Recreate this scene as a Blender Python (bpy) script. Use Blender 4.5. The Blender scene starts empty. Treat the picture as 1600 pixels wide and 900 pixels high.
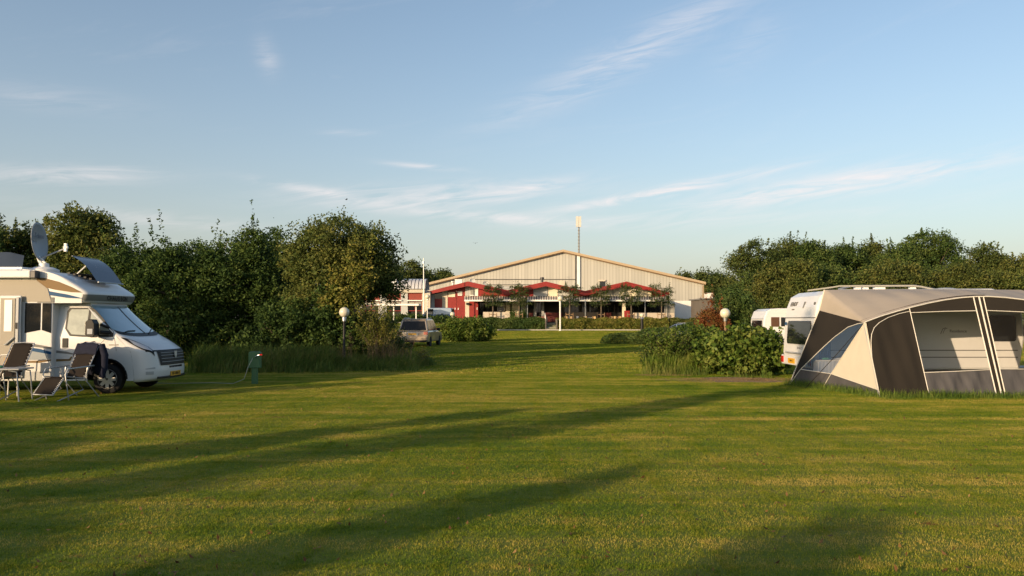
import bpy, math, random
import numpy as np
from mathutils import Vector, Matrix
R = math.radians
random.seed(7); rng = np.random.default_rng(7)
scene = bpy.context.scene
COL = scene.collection

# ------------------------------------------------------------------ camera
F = 1230.0; EYE = 1.7; TILT = math.atan(50 / F)
cam_d = bpy.data.cameras.new('camera'); cam = bpy.data.objects.new('camera', cam_d); COL.objects.link(cam)
cam.location = (0, 0, EYE); cam.rotation_euler = (math.pi / 2 + TILT, 0, 0)
cam_d.sensor_width = 36; cam_d.lens = F / 1600 * 36; cam_d.clip_end = 3000; cam_d.clip_start = .05
scene.camera = cam
# ------------------------------------------------------------------ sun, sky, exposure
SUN_AZ = 43.0; SUN_EL = 11.0
sd = bpy.data.lights.new('sun', 'SUN'); sd.energy = 3.8; sd.angle = R(.5); sd.color = (1.0, .73, .44)
sun = bpy.data.objects.new('sun', sd); COL.objects.link(sun)
dirv = Vector((math.sin(R(SUN_AZ)) * math.cos(R(SUN_EL)), math.cos(R(SUN_AZ)) * math.cos(R(SUN_EL)), -math.sin(R(SUN_EL))))
sun.rotation_euler = dirv.to_track_quat('-Z', 'Y').to_euler()
scene.view_settings.view_transform = 'Standard'; scene.view_settings.look = 'None'
scene.view_settings.gamma = 1; scene.view_settings.exposure = 0.68
scene.cycles.max_bounces = 6; scene.cycles.transparent_max_bounces = 12

world = bpy.data.worlds.new('World'); scene.world = world; world.use_nodes = True
nt = world.node_tree; N = nt.nodes; L = nt.links
for n in list(N): N.remove(n)
out = N.new('ShaderNodeOutputWorld'); bg = N.new('ShaderNodeBackground'); bg.inputs['Strength'].default_value = .135
L.new(bg.outputs[0], out.inputs[0])
sky = N.new('ShaderNodeTexSky'); sky.sky_type = 'NISHITA'; sky.sun_disc = False
sky.sun_elevation = R(SUN_EL); sky.sun_rotation = R(180 + SUN_AZ); sky.air_density = 1.0; sky.dust_density = 1.6; sky.ozone_density = 1.5; sky.altitude = 0
tc = N.new('ShaderNodeTexCoord'); sep = N.new('ShaderNodeSeparateXYZ'); L.new(tc.outputs['Generated'], sep.inputs[0])
def wm(op, a, b=None, c=None, clamp=False):
    n = N.new('ShaderNodeMath'); n.operation = op; n.use_clamp = clamp
    for i, v in enumerate((a, b, c)):
        if v is None: continue
        if isinstance(v, (int, float)): n.inputs[i].default_value = v
        else: L.new(v, n.inputs[i])
    return n.outputs[0]
az = wm('ARCTAN2', sep.outputs[0], sep.outputs[1]); el = wm('ARCSINE', sep.outputs[2])
def cnoise(su, sv, ang, scale, detail, dist, off=0):
    ca, sa = math.cos(R(ang)), math.sin(R(ang))
    u = wm('ADD', wm('MULTIPLY', az, ca * su), wm('MULTIPLY', el, sa * su))
    v = wm('ADD', wm('MULTIPLY', az, -sa * sv), wm('MULTIPLY', el, ca * sv))
    cb = N.new('ShaderNodeCombineXYZ'); L.new(u, cb.inputs[0]); L.new(v, cb.inputs[1]); cb.inputs[2].default_value = off
    t = N.new('ShaderNodeTexNoise'); t.inputs['Scale'].default_value = scale; t.inputs['Detail'].default_value = detail
    t.inputs['Roughness'].default_value = .62; t.inputs['Distortion'].default_value = dist
    L.new(cb.outputs[0], t.inputs['Vector']); return t.outputs['Fac']
wisp = cnoise(1.2, 9, 8, 7, 8, 1.2)
wisp2 = cnoise(1.0, 5, 14, 3.2, 6, .8, 4)
total = None
for (px, py, hl, hw, ang, amp) in [(985, 82, 190, 26, 24, .34), (1040, 298, 165, 8, 9, .8), (1330, 284, 210, 18, 5, .62),
        (700, 304, 190, 17, 3, .48), (490, 297, 80, 7, -8, .4), (90, 272, 130, 13, 5, .42), (655, 258, 55, 4, -4, .35),
        (412, 85, 16, 26, 20, .2), (760, 338, 190, 9, -4, .34), (230, 342, 200, 12, -3, .25), (1230, 300, 160, 9, 8, .3), (60, 150, 120, 20, 0, .12),
        (540, 205, 40, 6, 0, .12), (840, 290, 70, 8, 10, .3), (1050, 345, 260, 12, 0, .22), (1180, 60, 60, 30, 30, .1)]:
    a0 = math.atan((px - 800) / F); e0 = math.atan((500 - py) / F * math.cos(a0)); k = math.cos(a0)
    du = wm('SUBTRACT', az, a0); dv = wm('SUBTRACT', el, e0); ca, sa = math.cos(R(ang)), math.sin(R(ang))
    u = wm('ADD', wm('MULTIPLY', du, ca), wm('MULTIPLY', dv, sa)); v = wm('ADD', wm('MULTIPLY', du, -sa), wm('MULTIPLY', dv, ca))
    u = wm('MULTIPLY', u, F / hl / k); v = wm('MULTIPLY', v, F / hw / k)
    g = wm('EXPONENT', wm('MULTIPLY', wm('ADD', wm('MULTIPLY', u, u), wm('MULTIPLY', v, v)), -1.0))
    g = wm('MULTIPLY', g, amp * 1.35); total = g if total is None else wm('ADD', total, g)
wf = wm('MULTIPLY', wm('SUBTRACT', wisp, .36, clamp=True), 3.6, clamp=True)
bgw = wm('MULTIPLY', wm('SUBTRACT', wisp2, .56, clamp=True), .55, clamp=True)
mask = wm('ADD', wm('MULTIPLY', total, wf), wm('MULTIPLY', bgw, wf), clamp=True)
# thin humid veil low over the horizon
veil = wm('ADD', wm('MULTIPLY', wm('EXPONENT', wm('MULTIPLY', wm('MAXIMUM', el, 0.0), -6.0)), .72), .02)
mixh = N.new('ShaderNodeMix'); mixh.data_type = 'RGBA'; L.new(veil, mixh.inputs[0]); L.new(sky.outputs[0], mixh.inputs[6]); mixh.inputs[7].default_value = (2.45, 2.23, 2.2, 1)
mixc = N.new('ShaderNodeMix'); mixc.data_type = 'RGBA'; L.new(mask, mixc.inputs[0]); L.new(mixh.outputs[2], mixc.inputs[6]); mixc.inputs[7].default_value = (4.5, 4.15, 4.1, 1)
L.new(mixc.outputs[2], bg.inputs[0])

# ------------------------------------------------------------------ helpers
def at(px, py, Y):
    """point at depth Y seen in direction (px,py) - used once, to survey positions from the photograph"""
    v = 450 - py; c, s = math.cos(TILT), math.sin(TILT)
    ry = F * c - v * s; rz = v * c + F * s; k = Y / ry
    return Vector(((px - 800) * k, Y, EYE + rz * k))
def sstep(a, b, x):
    t = min(1, max(0, (x - a) / (b - a))); return t * t * (3 - 2 * t)
def gz(x, y):
    base = .25 * sstep(55, 104, y)
    bank = 1.0 * sstep(107.2, 110.2, y)
    left = 1.0 * sstep(-3.0, -9.0, x) * sstep(66, 92, y)
    return base + max(left, bank)
def G(px, py):
    c, s = math.cos(TILT), math.sin(TILT); v = 450 - py
    ry = F * c - v * s; rz = v * c + F * s; k = -EYE / rz
    return Vector(((px - 800) * k, ry * k, 0))

def tag(o, label=None, cat=None, group=None, kind=None):
    if label: o['label'] = label
    if cat: o['category'] = cat
    if group: o['group'] = group
    if kind: o['kind'] = kind
    return o
def thing(name, loc, label, cat, group=None, rz=0):
    o = bpy.data.objects.new(name, None); COL.objects.link(o); o.empty_display_size = .2
    o.location = loc; o.rotation_euler = (0, 0, rz); return tag(o, label, cat, group)
def copy_tree(o, parent=None, linkto=True):
    c = o.copy(); COL.objects.link(c); c.parent = parent
    for ch in list(o.children): copy_tree(ch, c)
    return c

MATS = {}
def mat(name, col, rough=.6, metal=0., var=0., vscale=3., bump=0., bscale=20., spec=.5, col2=None, coat=0., emit=None, stretch=None):
    if name in MATS: return MATS[name]
    if any(k in name for k in ('decal', 'canvas', 'flap', 'champagne', 'fabric', 'jacket')): spec = .1
    if name in ('black_plastic', 'panel_seam', 'rubber'): spec = .22
    m = bpy.data.materials.new(name); m.use_nodes = True; MATS[name] = m
    n = m.node_tree.nodes; l = m.node_tree.links; b = n['Principled BSDF']
    b.inputs['Base Color'].default_value = (*col, 1); b.inputs['Roughness'].default_value = rough
    b.inputs['Metallic'].default_value = metal; b.inputs['Specular IOR Level'].default_value = spec
    b.inputs['Coat Weight'].default_value = coat
    if var or bump:
        geo = n.new('ShaderNodeNewGeometry'); mp = n.new('ShaderNodeMapping'); l.new(geo.outputs['Position'], mp.inputs[0])
        if stretch: mp.inputs['Scale'].default_value = stretch
    if var:
        t = n.new('ShaderNodeTexNoise'); t.inputs['Scale'].default_value = vscale; t.inputs['Detail'].default_value = 6; t.inputs['Roughness'].default_value = .65
        l.new(mp.outputs[0], t.inputs['Vector'])
        r = n.new('ShaderNodeMapRange'); r.inputs[1].default_value = .3; r.inputs[2].default_value = .7; l.new(t.outputs['Fac'], r.inputs[0])
        mx = n.new('ShaderNodeMix'); mx.data_type = 'RGBA'; l.new(r.outputs[0], mx.inputs[0])
        mx.inputs[6].default_value = (*[c * (1 - var) for c in col], 1)
        c2 = col2 or [min(1, c * (1 + var * .6)) for c in col]
        mx.inputs[7].default_value = (*c2, 1); l.new(mx.outputs[2], b.inputs['Base Color'])
        rr = n.new('ShaderNodeMapRange'); rr.inputs[3].default_value = rough * .85; rr.inputs[4].default_value = min(1, rough * 1.2)
        l.new(t.outputs['Fac'], rr.inputs[0]); l.new(rr.outputs[0], b.inputs['Roughness'])
    if bump:
        t2 = n.new('ShaderNodeTexNoise'); t2.inputs['Scale'].default_value = bscale; t2.inputs['Detail'].default_value = 5
        l.new(mp.outputs[0], t2.inputs['Vector']); bp = n.new('ShaderNodeBump'); bp.inputs['Strength'].default_value = min(1, bump); bp.inputs['Distance'].default_value = .02
        l.new(t2.outputs['Fac'], bp.inputs['Height']); l.new(bp.outputs[0], b.inputs['Normal'])
    return m
def leafmat(name, c1, c2, c3, sc=.8, trans=.3, rough=.55):
    m = bpy.data.materials.new(name); m.use_nodes = True; n = m.node_tree.nodes; l = m.node_tree.links
    b = n['Principled BSDF']; b.inputs['Roughness'].default_value = rough; b.inputs['Specular IOR Level'].default_value = .12
    geo = n.new('ShaderNodeNewGeometry')
    t = n.new('ShaderNodeTexNoise'); t.inputs['Scale'].default_value = sc; t.inputs['Detail'].default_value = 2; l.new(geo.outputs['Position'], t.inputs['Vector'])
    w = n.new('ShaderNodeTexWhiteNoise'); w.noise_dimensions = '1D'; l.new(geo.outputs['Random Per Island'], w.inputs['W'])
    a = n.new('ShaderNodeMath'); a.operation = 'MULTIPLY_ADD'; l.new(w.outputs['Value'], a.inputs[0]); a.inputs[1].default_value = .42; l.new(t.outputs['Fac'], a.inputs[2])
    s = n.new('ShaderNodeMath'); s.operation = 'SUBTRACT'; l.new(a.outputs[0], s.inputs[0]); s.inputs[1].default_value = .21
    r = n.new('ShaderNodeValToRGB'); l.new(s.outputs[0], r.inputs[0])
    e = r.color_ramp.elements; e[0].position = .28; e[0].color = (*c1, 1); e[1].position = .74; e[1].color = (*c3, 1)
    k = e.new(.5); k.color = (*c2, 1)
    l.new(r.outputs[0], b.inputs['Base Color'])
    tr = n.new('ShaderNodeBsdfTranslucent'); l.new(r.outputs[0], tr.inputs[0])
    mx = n.new('ShaderNodeMixShader'); mx.inputs[0].default_value = trans; l.new(b.outputs[0], mx.inputs[1]); l.new(tr.outputs[0], mx.inputs[2])
    l.new(mx.outputs[0], n['Material Output'].inputs[0]); MATS[name] = m; return m

class MB:
    def __init__(s): s.v = []; s.f = []; s.m = []; s.ms = []
    def mi(s, m):
        if m not in s.ms: s.ms.append(m)
        return s.ms.index(m)
    def add(s, vs, fs, m):
        o = len(s.v); s.v += [tuple(v) for v in vs]; i = s.mi(m)
        for f in fs: s.f.append(tuple(o + k for k in f)); s.m.append(i)
        return s
    def box(s, a, b, m):
        x0, y0, z0 = a; x1, y1, z1 = b
        x0, x1 = min(x0, x1), max(x0, x1); y0, y1 = min(y0, y1), max(y0, y1); z0, z1 = min(z0, z1), max(z0, z1)
        v = [(x0, y0, z0), (x1, y0, z0), (x1, y1, z0), (x0, y1, z0), (x0, y0, z1), (x1, y0, z1), (x1, y1, z1), (x0, y1, z1)]
        return s.add(v, [(0, 3, 2, 1), (4, 5, 6, 7), (0, 1, 5, 4), (1, 2, 6, 5), (2, 3, 7, 6), (3, 0, 4, 7)], m)
    def prism(s, pts, off, m):
        """polygon pts (3D) extruded by vector off"""
        n = len(pts); off = Vector(off); p = [Vector(q) for q in pts]; q = [a + off for a in p]
        fs = [tuple(range(n)), tuple(range(2 * n - 1, n - 1, -1))] + [(i, i + n, (i + 1) % n + n, (i + 1) % n) for i in range(n)]
        return s.add(p + q, fs, m)
    def slab(s, pp, Y0, Y1, m):
        return s.prism([at(x, y, Y0) for x, y in pp], (0, Y1 - Y0, 0), m)
    def pbox(s, x0, y0, x1, y1, Y0, Y1, m):
        return s.slab([(x0, y0), (x1, y0), (x1, y1), (x0, y1)], Y0, Y1, m)
    def tube(s, path, r, m, n=8, cap=True):
        path = [Vector(p) for p in path]; rs = r if isinstance(r, (list, tuple)) else [r] * len(path)
        vs = []; prev = None
        for i, p in enumerate(path):
            d = (path[min(i + 1, len(path) - 1)] - path[max(i - 1, 0)]).normalized()
            up = Vector((0, 0, 1)) if abs(d.z) < .95 else Vector((1, 0, 0))
            a = d.cross(up).normalized() if prev is None else (prev - d * prev.dot(d)).normalized()
            prev = a; b = d.cross(a)
            for k in range(n):
                t = 2 * math.pi * k / n; vs.append(p + (a * math.cos(t) + b * math.sin(t)) * rs[i])
        fs = []
        for i in range(len(path) - 1):
            for k in range(n):
                fs.append((i * n + k, i * n + (k + 1) % n, (i + 1) * n + (k + 1) % n, (i + 1) * n + k))
        if cap: fs.append(tuple(range(n - 1, -1, -1))); fs.append(tuple((len(path) - 1) * n + k for k in range(n)))
        return s.add(vs, fs, m)
    def lathe(s, prof, c, m, n=24, axis='z'):
        c = Vector(c); vs = []
        for r, h in prof:
            for k in range(n):
                t = 2 * math.pi * k / n; x, y = r * math.cos(t), r * math.sin(t)
                vs.append(c + (Vector((x, y, h)) if axis == 'z' else Vector((x, h, y)) if axis == 'y' else Vector((h, x, y))))
        fs = [(i * n + k, i * n + (k + 1) % n, (i + 1) * n + (k + 1) % n, (i + 1) * n + k) for i in range(len(prof) - 1) for k in range(n)]
        if prof[0][0] > 1e-4: fs.append(tuple(range(n)))
        if prof[-1][0] > 1e-4: fs.append(tuple((len(prof) - 1) * n + k for k in range(n)))
        return s.add(vs, fs, m)
    def ball(s, c, r, m, n=20, sq=(1, 1, 1)):
        c = Vector(c); vs = []; k2 = n // 2
        for i in range(1, k2):
            a = math.pi * i / k2
            for k in range(n):
                t = 2 * math.pi * k / n; vs.append(c + Vector((r * sq[0] * math.sin(a) * math.cos(t), r * sq[1] * math.sin(a) * math.sin(t), r * sq[2] * math.cos(a))))
        top = len(vs); vs += [c + Vector((0, 0, r * sq[2])), c - Vector((0, 0, r * sq[2]))]
        fs = [(i * n + k, (i + 1) * n + k, (i + 1) * n + (k + 1) % n, i * n + (k + 1) % n) for i in range(k2 - 2) for k in range(n)]
        fs += [(top, k, (k + 1) % n) for k in range(n)] + [(top + 1, (k2 - 2) * n + (k + 1) % n, (k2 - 2) * n + k) for k in range(n)]
        return s.add(vs, fs, m)
    def grid(s, rows, m, flip=False):
        n = len(rows[0]); fs = []
        for i in range(len(rows) - 1):
            for k in range(n - 1):
                q = (i * n + k, i * n + k + 1, (i + 1) * n + k + 1, (i + 1) * n + k); fs.append(q[::-1] if flip else q)
        return s.add([p for r in rows for p in r], fs, m)
    def build(s, name, parent=None, world=False, smooth=None, bevel=0, solid=0, fixn=True):
        off = Vector((0, 0, 0))
        if world and parent is not None:
            p = parent
            while p is not None: off = off + Vector(p.location); p = p.parent
        me = bpy.data.meshes.new(name); me.from_pydata([tuple(Vector(v) - off) for v in s.v], [], s.f)
        for m in s.ms: me.materials.append(m)
        me.polygons.foreach_set('material_index', s.m); me.update()
        if fixn:
            import bmesh
            bm = bmesh.new(); bm.from_mesh(me); bmesh.ops.recalc_face_normals(bm, faces=bm.faces); bm.to_mesh(me); bm.free()
        if smooth is not None:
            me.shade_smooth(); me.set_sharp_from_angle(angle=R(smooth))
        o = bpy.data.objects.new(name, me); COL.objects.link(o); o.parent = parent
        if solid:
            md = o.modifiers.new('solid', 'SOLIDIFY'); md.thickness = solid; md.offset = -1
        if bevel:
            md = o.modifiers.new('bevel', 'BEVEL'); md.width = bevel; md.segments = 2; md.limit_method = 'ANGLE'; md.angle_limit = R(40)
        return o
def text_obj(name, txt, size, m, loc, rot, parent, depth=.004, bold=0.0):
    cu = bpy.data.curves.new(name, 'FONT'); cu.body = txt; cu.size = size; cu.extrude = depth; cu.offset = bold; cu.align_x = 'CENTER'; cu.align_y = 'CENTER'
    to = bpy.data.objects.new(name, cu); COL.objects.link(to)
    dg = bpy.context.evaluated_depsgraph_get(); me = bpy.data.meshes.new_from_object(to.evaluated_get(dg))
    bpy.data.objects.remove(to); bpy.data.curves.remove(cu)
    me.materials.clear(); me.materials.append(m); o = bpy.data.objects.new(name, me); COL.objects.link(o); o.parent = parent
    o.location = loc; o.rotation_euler = rot; return o

def np_mesh(name, V, nper, m, parent=None):
    """V: (k, nper, 3) array of k polygons with nper corners"""
    k = V.shape[0]; me = bpy.data.meshes.new(name); me.vertices.add(k * nper); me.vertices.foreach_set('co', V.reshape(-1).astype(np.float32))
    me.loops.add(k * nper); me.loops.foreach_set('vertex_index', np.arange(k * nper, dtype=np.int32))
    me.polygons.add(k); me.polygons.foreach_set('loop_start', np.arange(0, k * nper, nper, dtype=np.int32))
    me.polygons.foreach_set('loop_total', np.full(k, nper, dtype=np.int32)); me.update(calc_edges=True); me.materials.append(m)
    o = bpy.data.objects.new(name, me); COL.objects.link(o); o.parent = parent; return o
def unit(a): return a / (np.linalg.norm(a, axis=-1, keepdims=True) + 1e-9)
def leaves(centers, size, r, up=.25, wid=.45):
    """rhombic leaves, each facing a random way"""
    n = len(centers); a = unit(r.normal(size=(n, 3)) * [1, 1, .8] - [0, 0, .25]); q = unit(r.normal(size=(n, 3)) + [0, 0, up]); b = unit(np.cross(a, q))
    s = (size * (0.65 + .7 * r.random(n)))[:, None]; nn = np.cross(a, b) * s * .18
    return np.stack([centers - a * s * .5, centers + b * s * wid * .5 + nn, centers + a * s * .5, centers - b * s * wid * .5 + nn], 1)
def cloud(blobs, n, r, clump=.28, per=70, inner=.35, lump=.25):
    """leaf positions gathered into clumps lying on and inside a set of ellipsoids"""
    B = np.array(blobs, float); area = (B[:, 3] * B[:, 4] + B[:, 4] * B[:, 5] + B[:, 3] * B[:, 5]); K = max(8, n // per)
    idx = r.choice(len(B), K, p=area / area.sum()); d = unit(r.normal(size=(K, 3)))
    rad = np.where(r.random(K) < inner, r.random(K) ** .5 * .85, 1 - lump * r.random(K) ** 1.3 + .1 * r.random(K) ** 4)
    c = B[idx, :3] + d * B[idx, 3:6] * rad[:, None]
    cs = clump * (0.5 + r.random(K)) ; k = r.integers(0, K, n)
    g = r.normal(size=(n, 3)) * [1, 1, .7]; g = unit(g) * (r.random(n) ** .45)[:, None]
    return c[k] + g * cs[k][:, None], c
bark = mat('bark', (.11, .085, .06), .9, var=.4, vscale=8, bump=.6, bscale=30)
def tree(name, loc, blobs, n, leaf, lm, label, cat='tree', group=None, clump=.3, per=70, trunk_r=.15, inner=.35, seed=1, trunk_h=None, limbs=9, wid=.5, lump=.25, sprigs=0, zmin=.05):
    r = np.random.default_rng(seed); t = thing(name, loc, label, cat, group)
    pts, c = cloud(blobs, n, r, clump, per, inner, lump)
    if sprigs:
        B = np.array(blobs, float); ex = []
        for _ in range(sprigs):
            b = B[r.integers(len(B))]; d = unit(np.array([r.normal() * .6, r.normal() * .6, abs(r.normal()) + .7])); p0 = b[:3] + d * b[3:6] * .9; ln = .5 + r.random() * 1.0; dd = unit(d * .5 + np.array([0, 0, .8]))
            m_ = int(26 + 24 * r.random()); tt = r.random(m_)[:, None]; ex.append(p0 + dd * tt * ln + r.normal(size=(m_, 3)) * .07 * (1.3 - tt))
        pts = np.concatenate([pts] + ex)
    pts = pts[pts[:, 2] > zmin]
    np_mesh('crown', leaves(pts, leaf, r, wid=wid), 4, lm, t)
    mb = MB(); B = np.array(blobs, float); top = B[np.argmax(B[:, 2])]; h = trunk_h or max(.5, float(B[:, 2].mean()))
    base = Vector((float(B[:, 0].mean()) * .3, float(B[:, 1].mean()) * .3, -.1)); mid = Vector((float(B[:, 0].mean()) * .6, float(B[:, 1].mean()) * .6, h * .55)); tp = Vector((float(top[0]), float(top[1]), float(top[2] + top[5] * .5)))
    mb.tube([base, (base + mid) / 2 + Vector((.04, .03, 0)), mid, (mid + tp) / 2 + Vector((trunk_r * .6, 0, 0)), tp], [trunk_r * 1.25, trunk_r, trunk_r * .85, trunk_r * .5, trunk_r * .12], bark, 8)
    ks = r.choice(len(c), min(limbs, len(c)), replace=False)
    for k in ks:
        q = Vector([float(a) for a in c[k]]); st = mid.lerp(tp, float(r.random()) * .6)
        mb.tube([st, st.lerp(q, .5) + Vector((0, 0, -.1 + .2 * float(r.random()))), q], [trunk_r * .4, trunk_r * .25, trunk_r * .06], bark, 5)
    mb.build('trunk', t, smooth=60); return t
def blades(base, hgt, r, w=.006, bend=.4, dirbias=(0, 0)):
    """grass blades: a kinked strip of two quads"""
    n = len(base); a = r.random(n) * 2 * np.pi; d = np.stack([np.cos(a), np.sin(a), np.zeros(n)], 1); side = np.stack([-np.sin(a), np.cos(a), np.zeros(n)], 1)
    lean = d * (bend * r.random(n))[:, None] * hgt[:, None] + np.array([dirbias[0], dirbias[1], 0]) * hgt[:, None]
    up = np.array([0, 0, 1.]) * hgt[:, None]; ww = (w * (.6 + .8 * r.random(n)))[:, None]
    p0a, p0b = base - side * ww, base + side * ww; m = base + up * .55 + lean * .3; p1a, p1b = m - side * ww * .8, m + side * ww * .8; t = base + up * (1 - .25 * bend) + lean
    A = np.stack([p0a, p0b, p1b, p1a], 1); Bq = np.stack([p1a, p1b, t + side * ww * .15, t - side * ww * .15], 1)
    return np.concatenate([A, Bq])
# ------------------------------------------------------------------ ground
def ground_mat():
    m = bpy.data.materials.new('mown_turf'); m.use_nodes = True; n = m.node_tree.nodes; l = m.node_tree.links; b = n['Principled BSDF']
    b.inputs['Roughness'].default_value = .95; b.inputs['Specular IOR Level'].default_value = .1
    geo = n.new('ShaderNodeNewGeometry')
    def nz(sc, det, off=0, st=(1, 1, 1)):
        mp = n.new('ShaderNodeMapping'); mp.inputs['Scale'].default_value = st; mp.inputs['Location'].default_value = (off, off, 0); l.new(geo.outputs['Position'], mp.inputs[0])
        t = n.new('ShaderNodeTexNoise'); t.inputs['Scale'].default_value = sc; t.inputs['Detail'].default_value = det; t.inputs['Roughness'].default_value = .7; l.new(mp.outputs[0], t.inputs[0]); return t.outputs['Fac']
    r = n.new('ShaderNodeValToRGB'); l.new(nz(.5, 8, 3, (.5, 1, 1)), r.inputs[0]); e = r.color_ramp.elements
    e[0].position = .3; e[0].color = (.07, .13, .015, 1); e[1].position = .72; e[1].color = (.28, .23, .07, 1); k = e.new(.5); k.color = (.15, .19, .03, 1)
    r2 = n.new('ShaderNodeValToRGB'); l.new(nz(3.5, 8, 7), r2.inputs[0]); e = r2.color_ramp.elements; e[0].position = .63; e[0].color = (0, 0, 0, 1); e[1].position = .72; e[1].color = (1, 1, 1, 1)
    mx = n.new('ShaderNodeMix'); mx.data_type = 'RGBA'; l.new(r2.outputs[0], mx.inputs[0]); l.new(r.outputs[0], mx.inputs[6]); mx.inputs[7].default_value = (.12, .085, .05, 1)
    l.new(mx.outputs[2], b.inputs['Base Color'])
    bp = n.new('ShaderNodeBump'); bp.inputs['Strength'].default_value = .8; bp.inputs['Distance'].default_value = .04; l.new(nz(30, 6, 1), bp.inputs['Height']); l.new(bp.outputs[0], b.inputs['Normal'])
    return m
turf = ground_mat()
xs = np.concatenate([np.linspace(-900, -70, 14), np.linspace(-66, 66, 67), np.linspace(70, 900, 14)])
ys = np.concatenate([np.linspace(-300, -12, 8), np.linspace(-10, 60, 29), np.linspace(62, 114, 66), np.linspace(116, 1500, 14)])
gm = MB(); gm.grid([[(x, y, gz(x, y)) for x in xs] for y in ys], turf)
o = gm.build('ground', smooth=80, fixn=False); tag(o, kind='structure')

def soilpatch(name, pts, z=.006):
    mb = MB(); mb.add([(x, y, z) for x, y in pts], [tuple(range(len(pts)))], mat('bare_soil', (.24, .16, .09), .95, var=.5, vscale=6, bump=.8, bscale=40)); o = mb.build(name, fixn=False); tag(o, kind='structure'); return o
def wobble(cx, cy, rx, ry, n=26, seed=0):
    q = random.Random(seed); return [(cx + rx * math.cos(2 * math.pi * i / n) * q.uniform(.75, 1.15), cy + ry * math.sin(2 * math.pi * i / n) * q.uniform(.75, 1.15)) for i in range(n)]
soilpatch('bare_ground', wobble(6.4, 22.4, 2.2, 1.0, 60, seed=3))
soilpatch('bare_ground', wobble(4.6, 24.4, .8, .3, 40, seed=4))

# lawn blades: one object, instanced tiles of short grass
def grassmat(name, c):
    m = bpy.data.materials.new(name); m.use_nodes = True; n = m.node_tree.nodes; l = m.node_tree.links; b = n['Principled BSDF']
    b.inputs['Roughness'].default_value = .7; b.inputs['Specular IOR Level'].default_value = .06
    geo = n.new('ShaderNodeNewGeometry')
    def nz(sc, det, off=0, st=(1, 1, 0)):
        mp = n.new('ShaderNodeMapping'); mp.inputs['Scale'].default_value = st; mp.inputs['Location'].default_value = (off, off, 0); l.new(geo.outputs['Position'], mp.inputs[0])
        t = n.new('ShaderNodeTexNoise'); t.inputs['Scale'].default_value = sc; t.inputs['Detail'].default_value = det; t.inputs['Roughness'].default_value = .7; l.new(mp.outputs[0], t.inputs[0]); return t.outputs['Fac']
    def mth(op, a, b_):
        q = n.new('ShaderNodeMath'); q.operation = op
        for i, v in enumerate((a, b_)):
            if isinstance(v, (int, float)): q.inputs[i].default_value = v
            else: l.new(v, q.inputs[i])
        return q.outputs[0]
    big = nz(.28, 5, 3, (.45, 1, 0)); mid = nz(1.7, 5, 9, (.7, 1, 0)); fine = nz(14, 3, 2)
    mow = nz(1.0, 2, 5, (.05, 1.6, 0))
    w = n.new('ShaderNodeTexWhiteNoise'); w.noise_dimensions = '1D'; l.new(geo.outputs['Random Per Island'], w.inputs['W'])
    s = mth('ADD', mth('MULTIPLY', big, .3), mth('MULTIPLY', mid, .32)); s = mth('ADD', s, mth('MULTIPLY', fine, .16)); s = mth('ADD', s, mth('MULTIPLY', mow, .26)); s = mth('ADD', s, mth('MULTIPLY', mth('SUBTRACT', w.outputs['Value'], .5), .12))
    r = n.new('ShaderNodeValToRGB'); l.new(s, r.inputs[0]); e = r.color_ramp.elements
    e[0].position = .40; e[0].color = (*c[0], 1); e[1].position = .62; e[1].color = (*c[3], 1); k = e.new(.475); k.color = (*c[1], 1); k = e.new(.545); k.color = (*c[2], 1)
    sp_ = n.new('ShaderNodeMapRange'); sp_.inputs[1].default_value = .635; sp_.inputs[2].default_value = .70; l.new(mth('ADD', mth('MULTIPLY', nz(1.1, 3, 21, (.6, 1, 0)), .45), mth('MULTIPLY', nz(6.5, 4, 33, (.7, 1, 0)), .62)), sp_.inputs[0])
    mb_ = n.new('ShaderNodeMix'); mb_.data_type = 'RGBA'; l.new(sp_.outputs[0], mb_.inputs[0]); l.new(r.outputs[0], mb_.inputs[6]); mb_.inputs[7].default_value = (.19, .10, .04, 1)
    l.new(mb_.outputs[2], b.inputs['Base Color']); tr = n.new('ShaderNodeBsdfTranslucent'); l.new(mb_.outputs[2], tr.inputs[0])
    mx = n.new('ShaderNodeMixShader'); mx.inputs[0].default_value = .3; l.new(b.outputs[0], mx.inputs[1]); l.new(tr.outputs[0], mx.inputs[2]); l.new(mx.outputs[0], n['Material Output'].inputs[0]); return m
gmat = grassmat('lawn_blades', [(.060, .125, .010), (.140, .215, .018), (.285, .29, .030), (.54, .41, .11)])
def tile(name, size, n, h, w, r):
    base = np.stack([(r.random(n) - .5) * size * 1.12, (r.random(n) - .5) * size * 1.12, np.full(n, -.004)], 1)
    k = r.integers(0, n // 14, n); cl = (r.random((n // 14, 2)) - .5) * size * 1.12; pick = r.random(n) < .45
    base[pick, :2] = cl[k[pick]] + r.normal(size=(pick.sum(), 2)) * .02 * (h / .03)
    hh = h * (.45 + .8 * r.random(n)); hh[pick] *= 1.15
    V = blades(base, hh, r, w, 1.1); o = np_mesh(name, V, 4, gmat); COL.objects.unlink(o); return o
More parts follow.
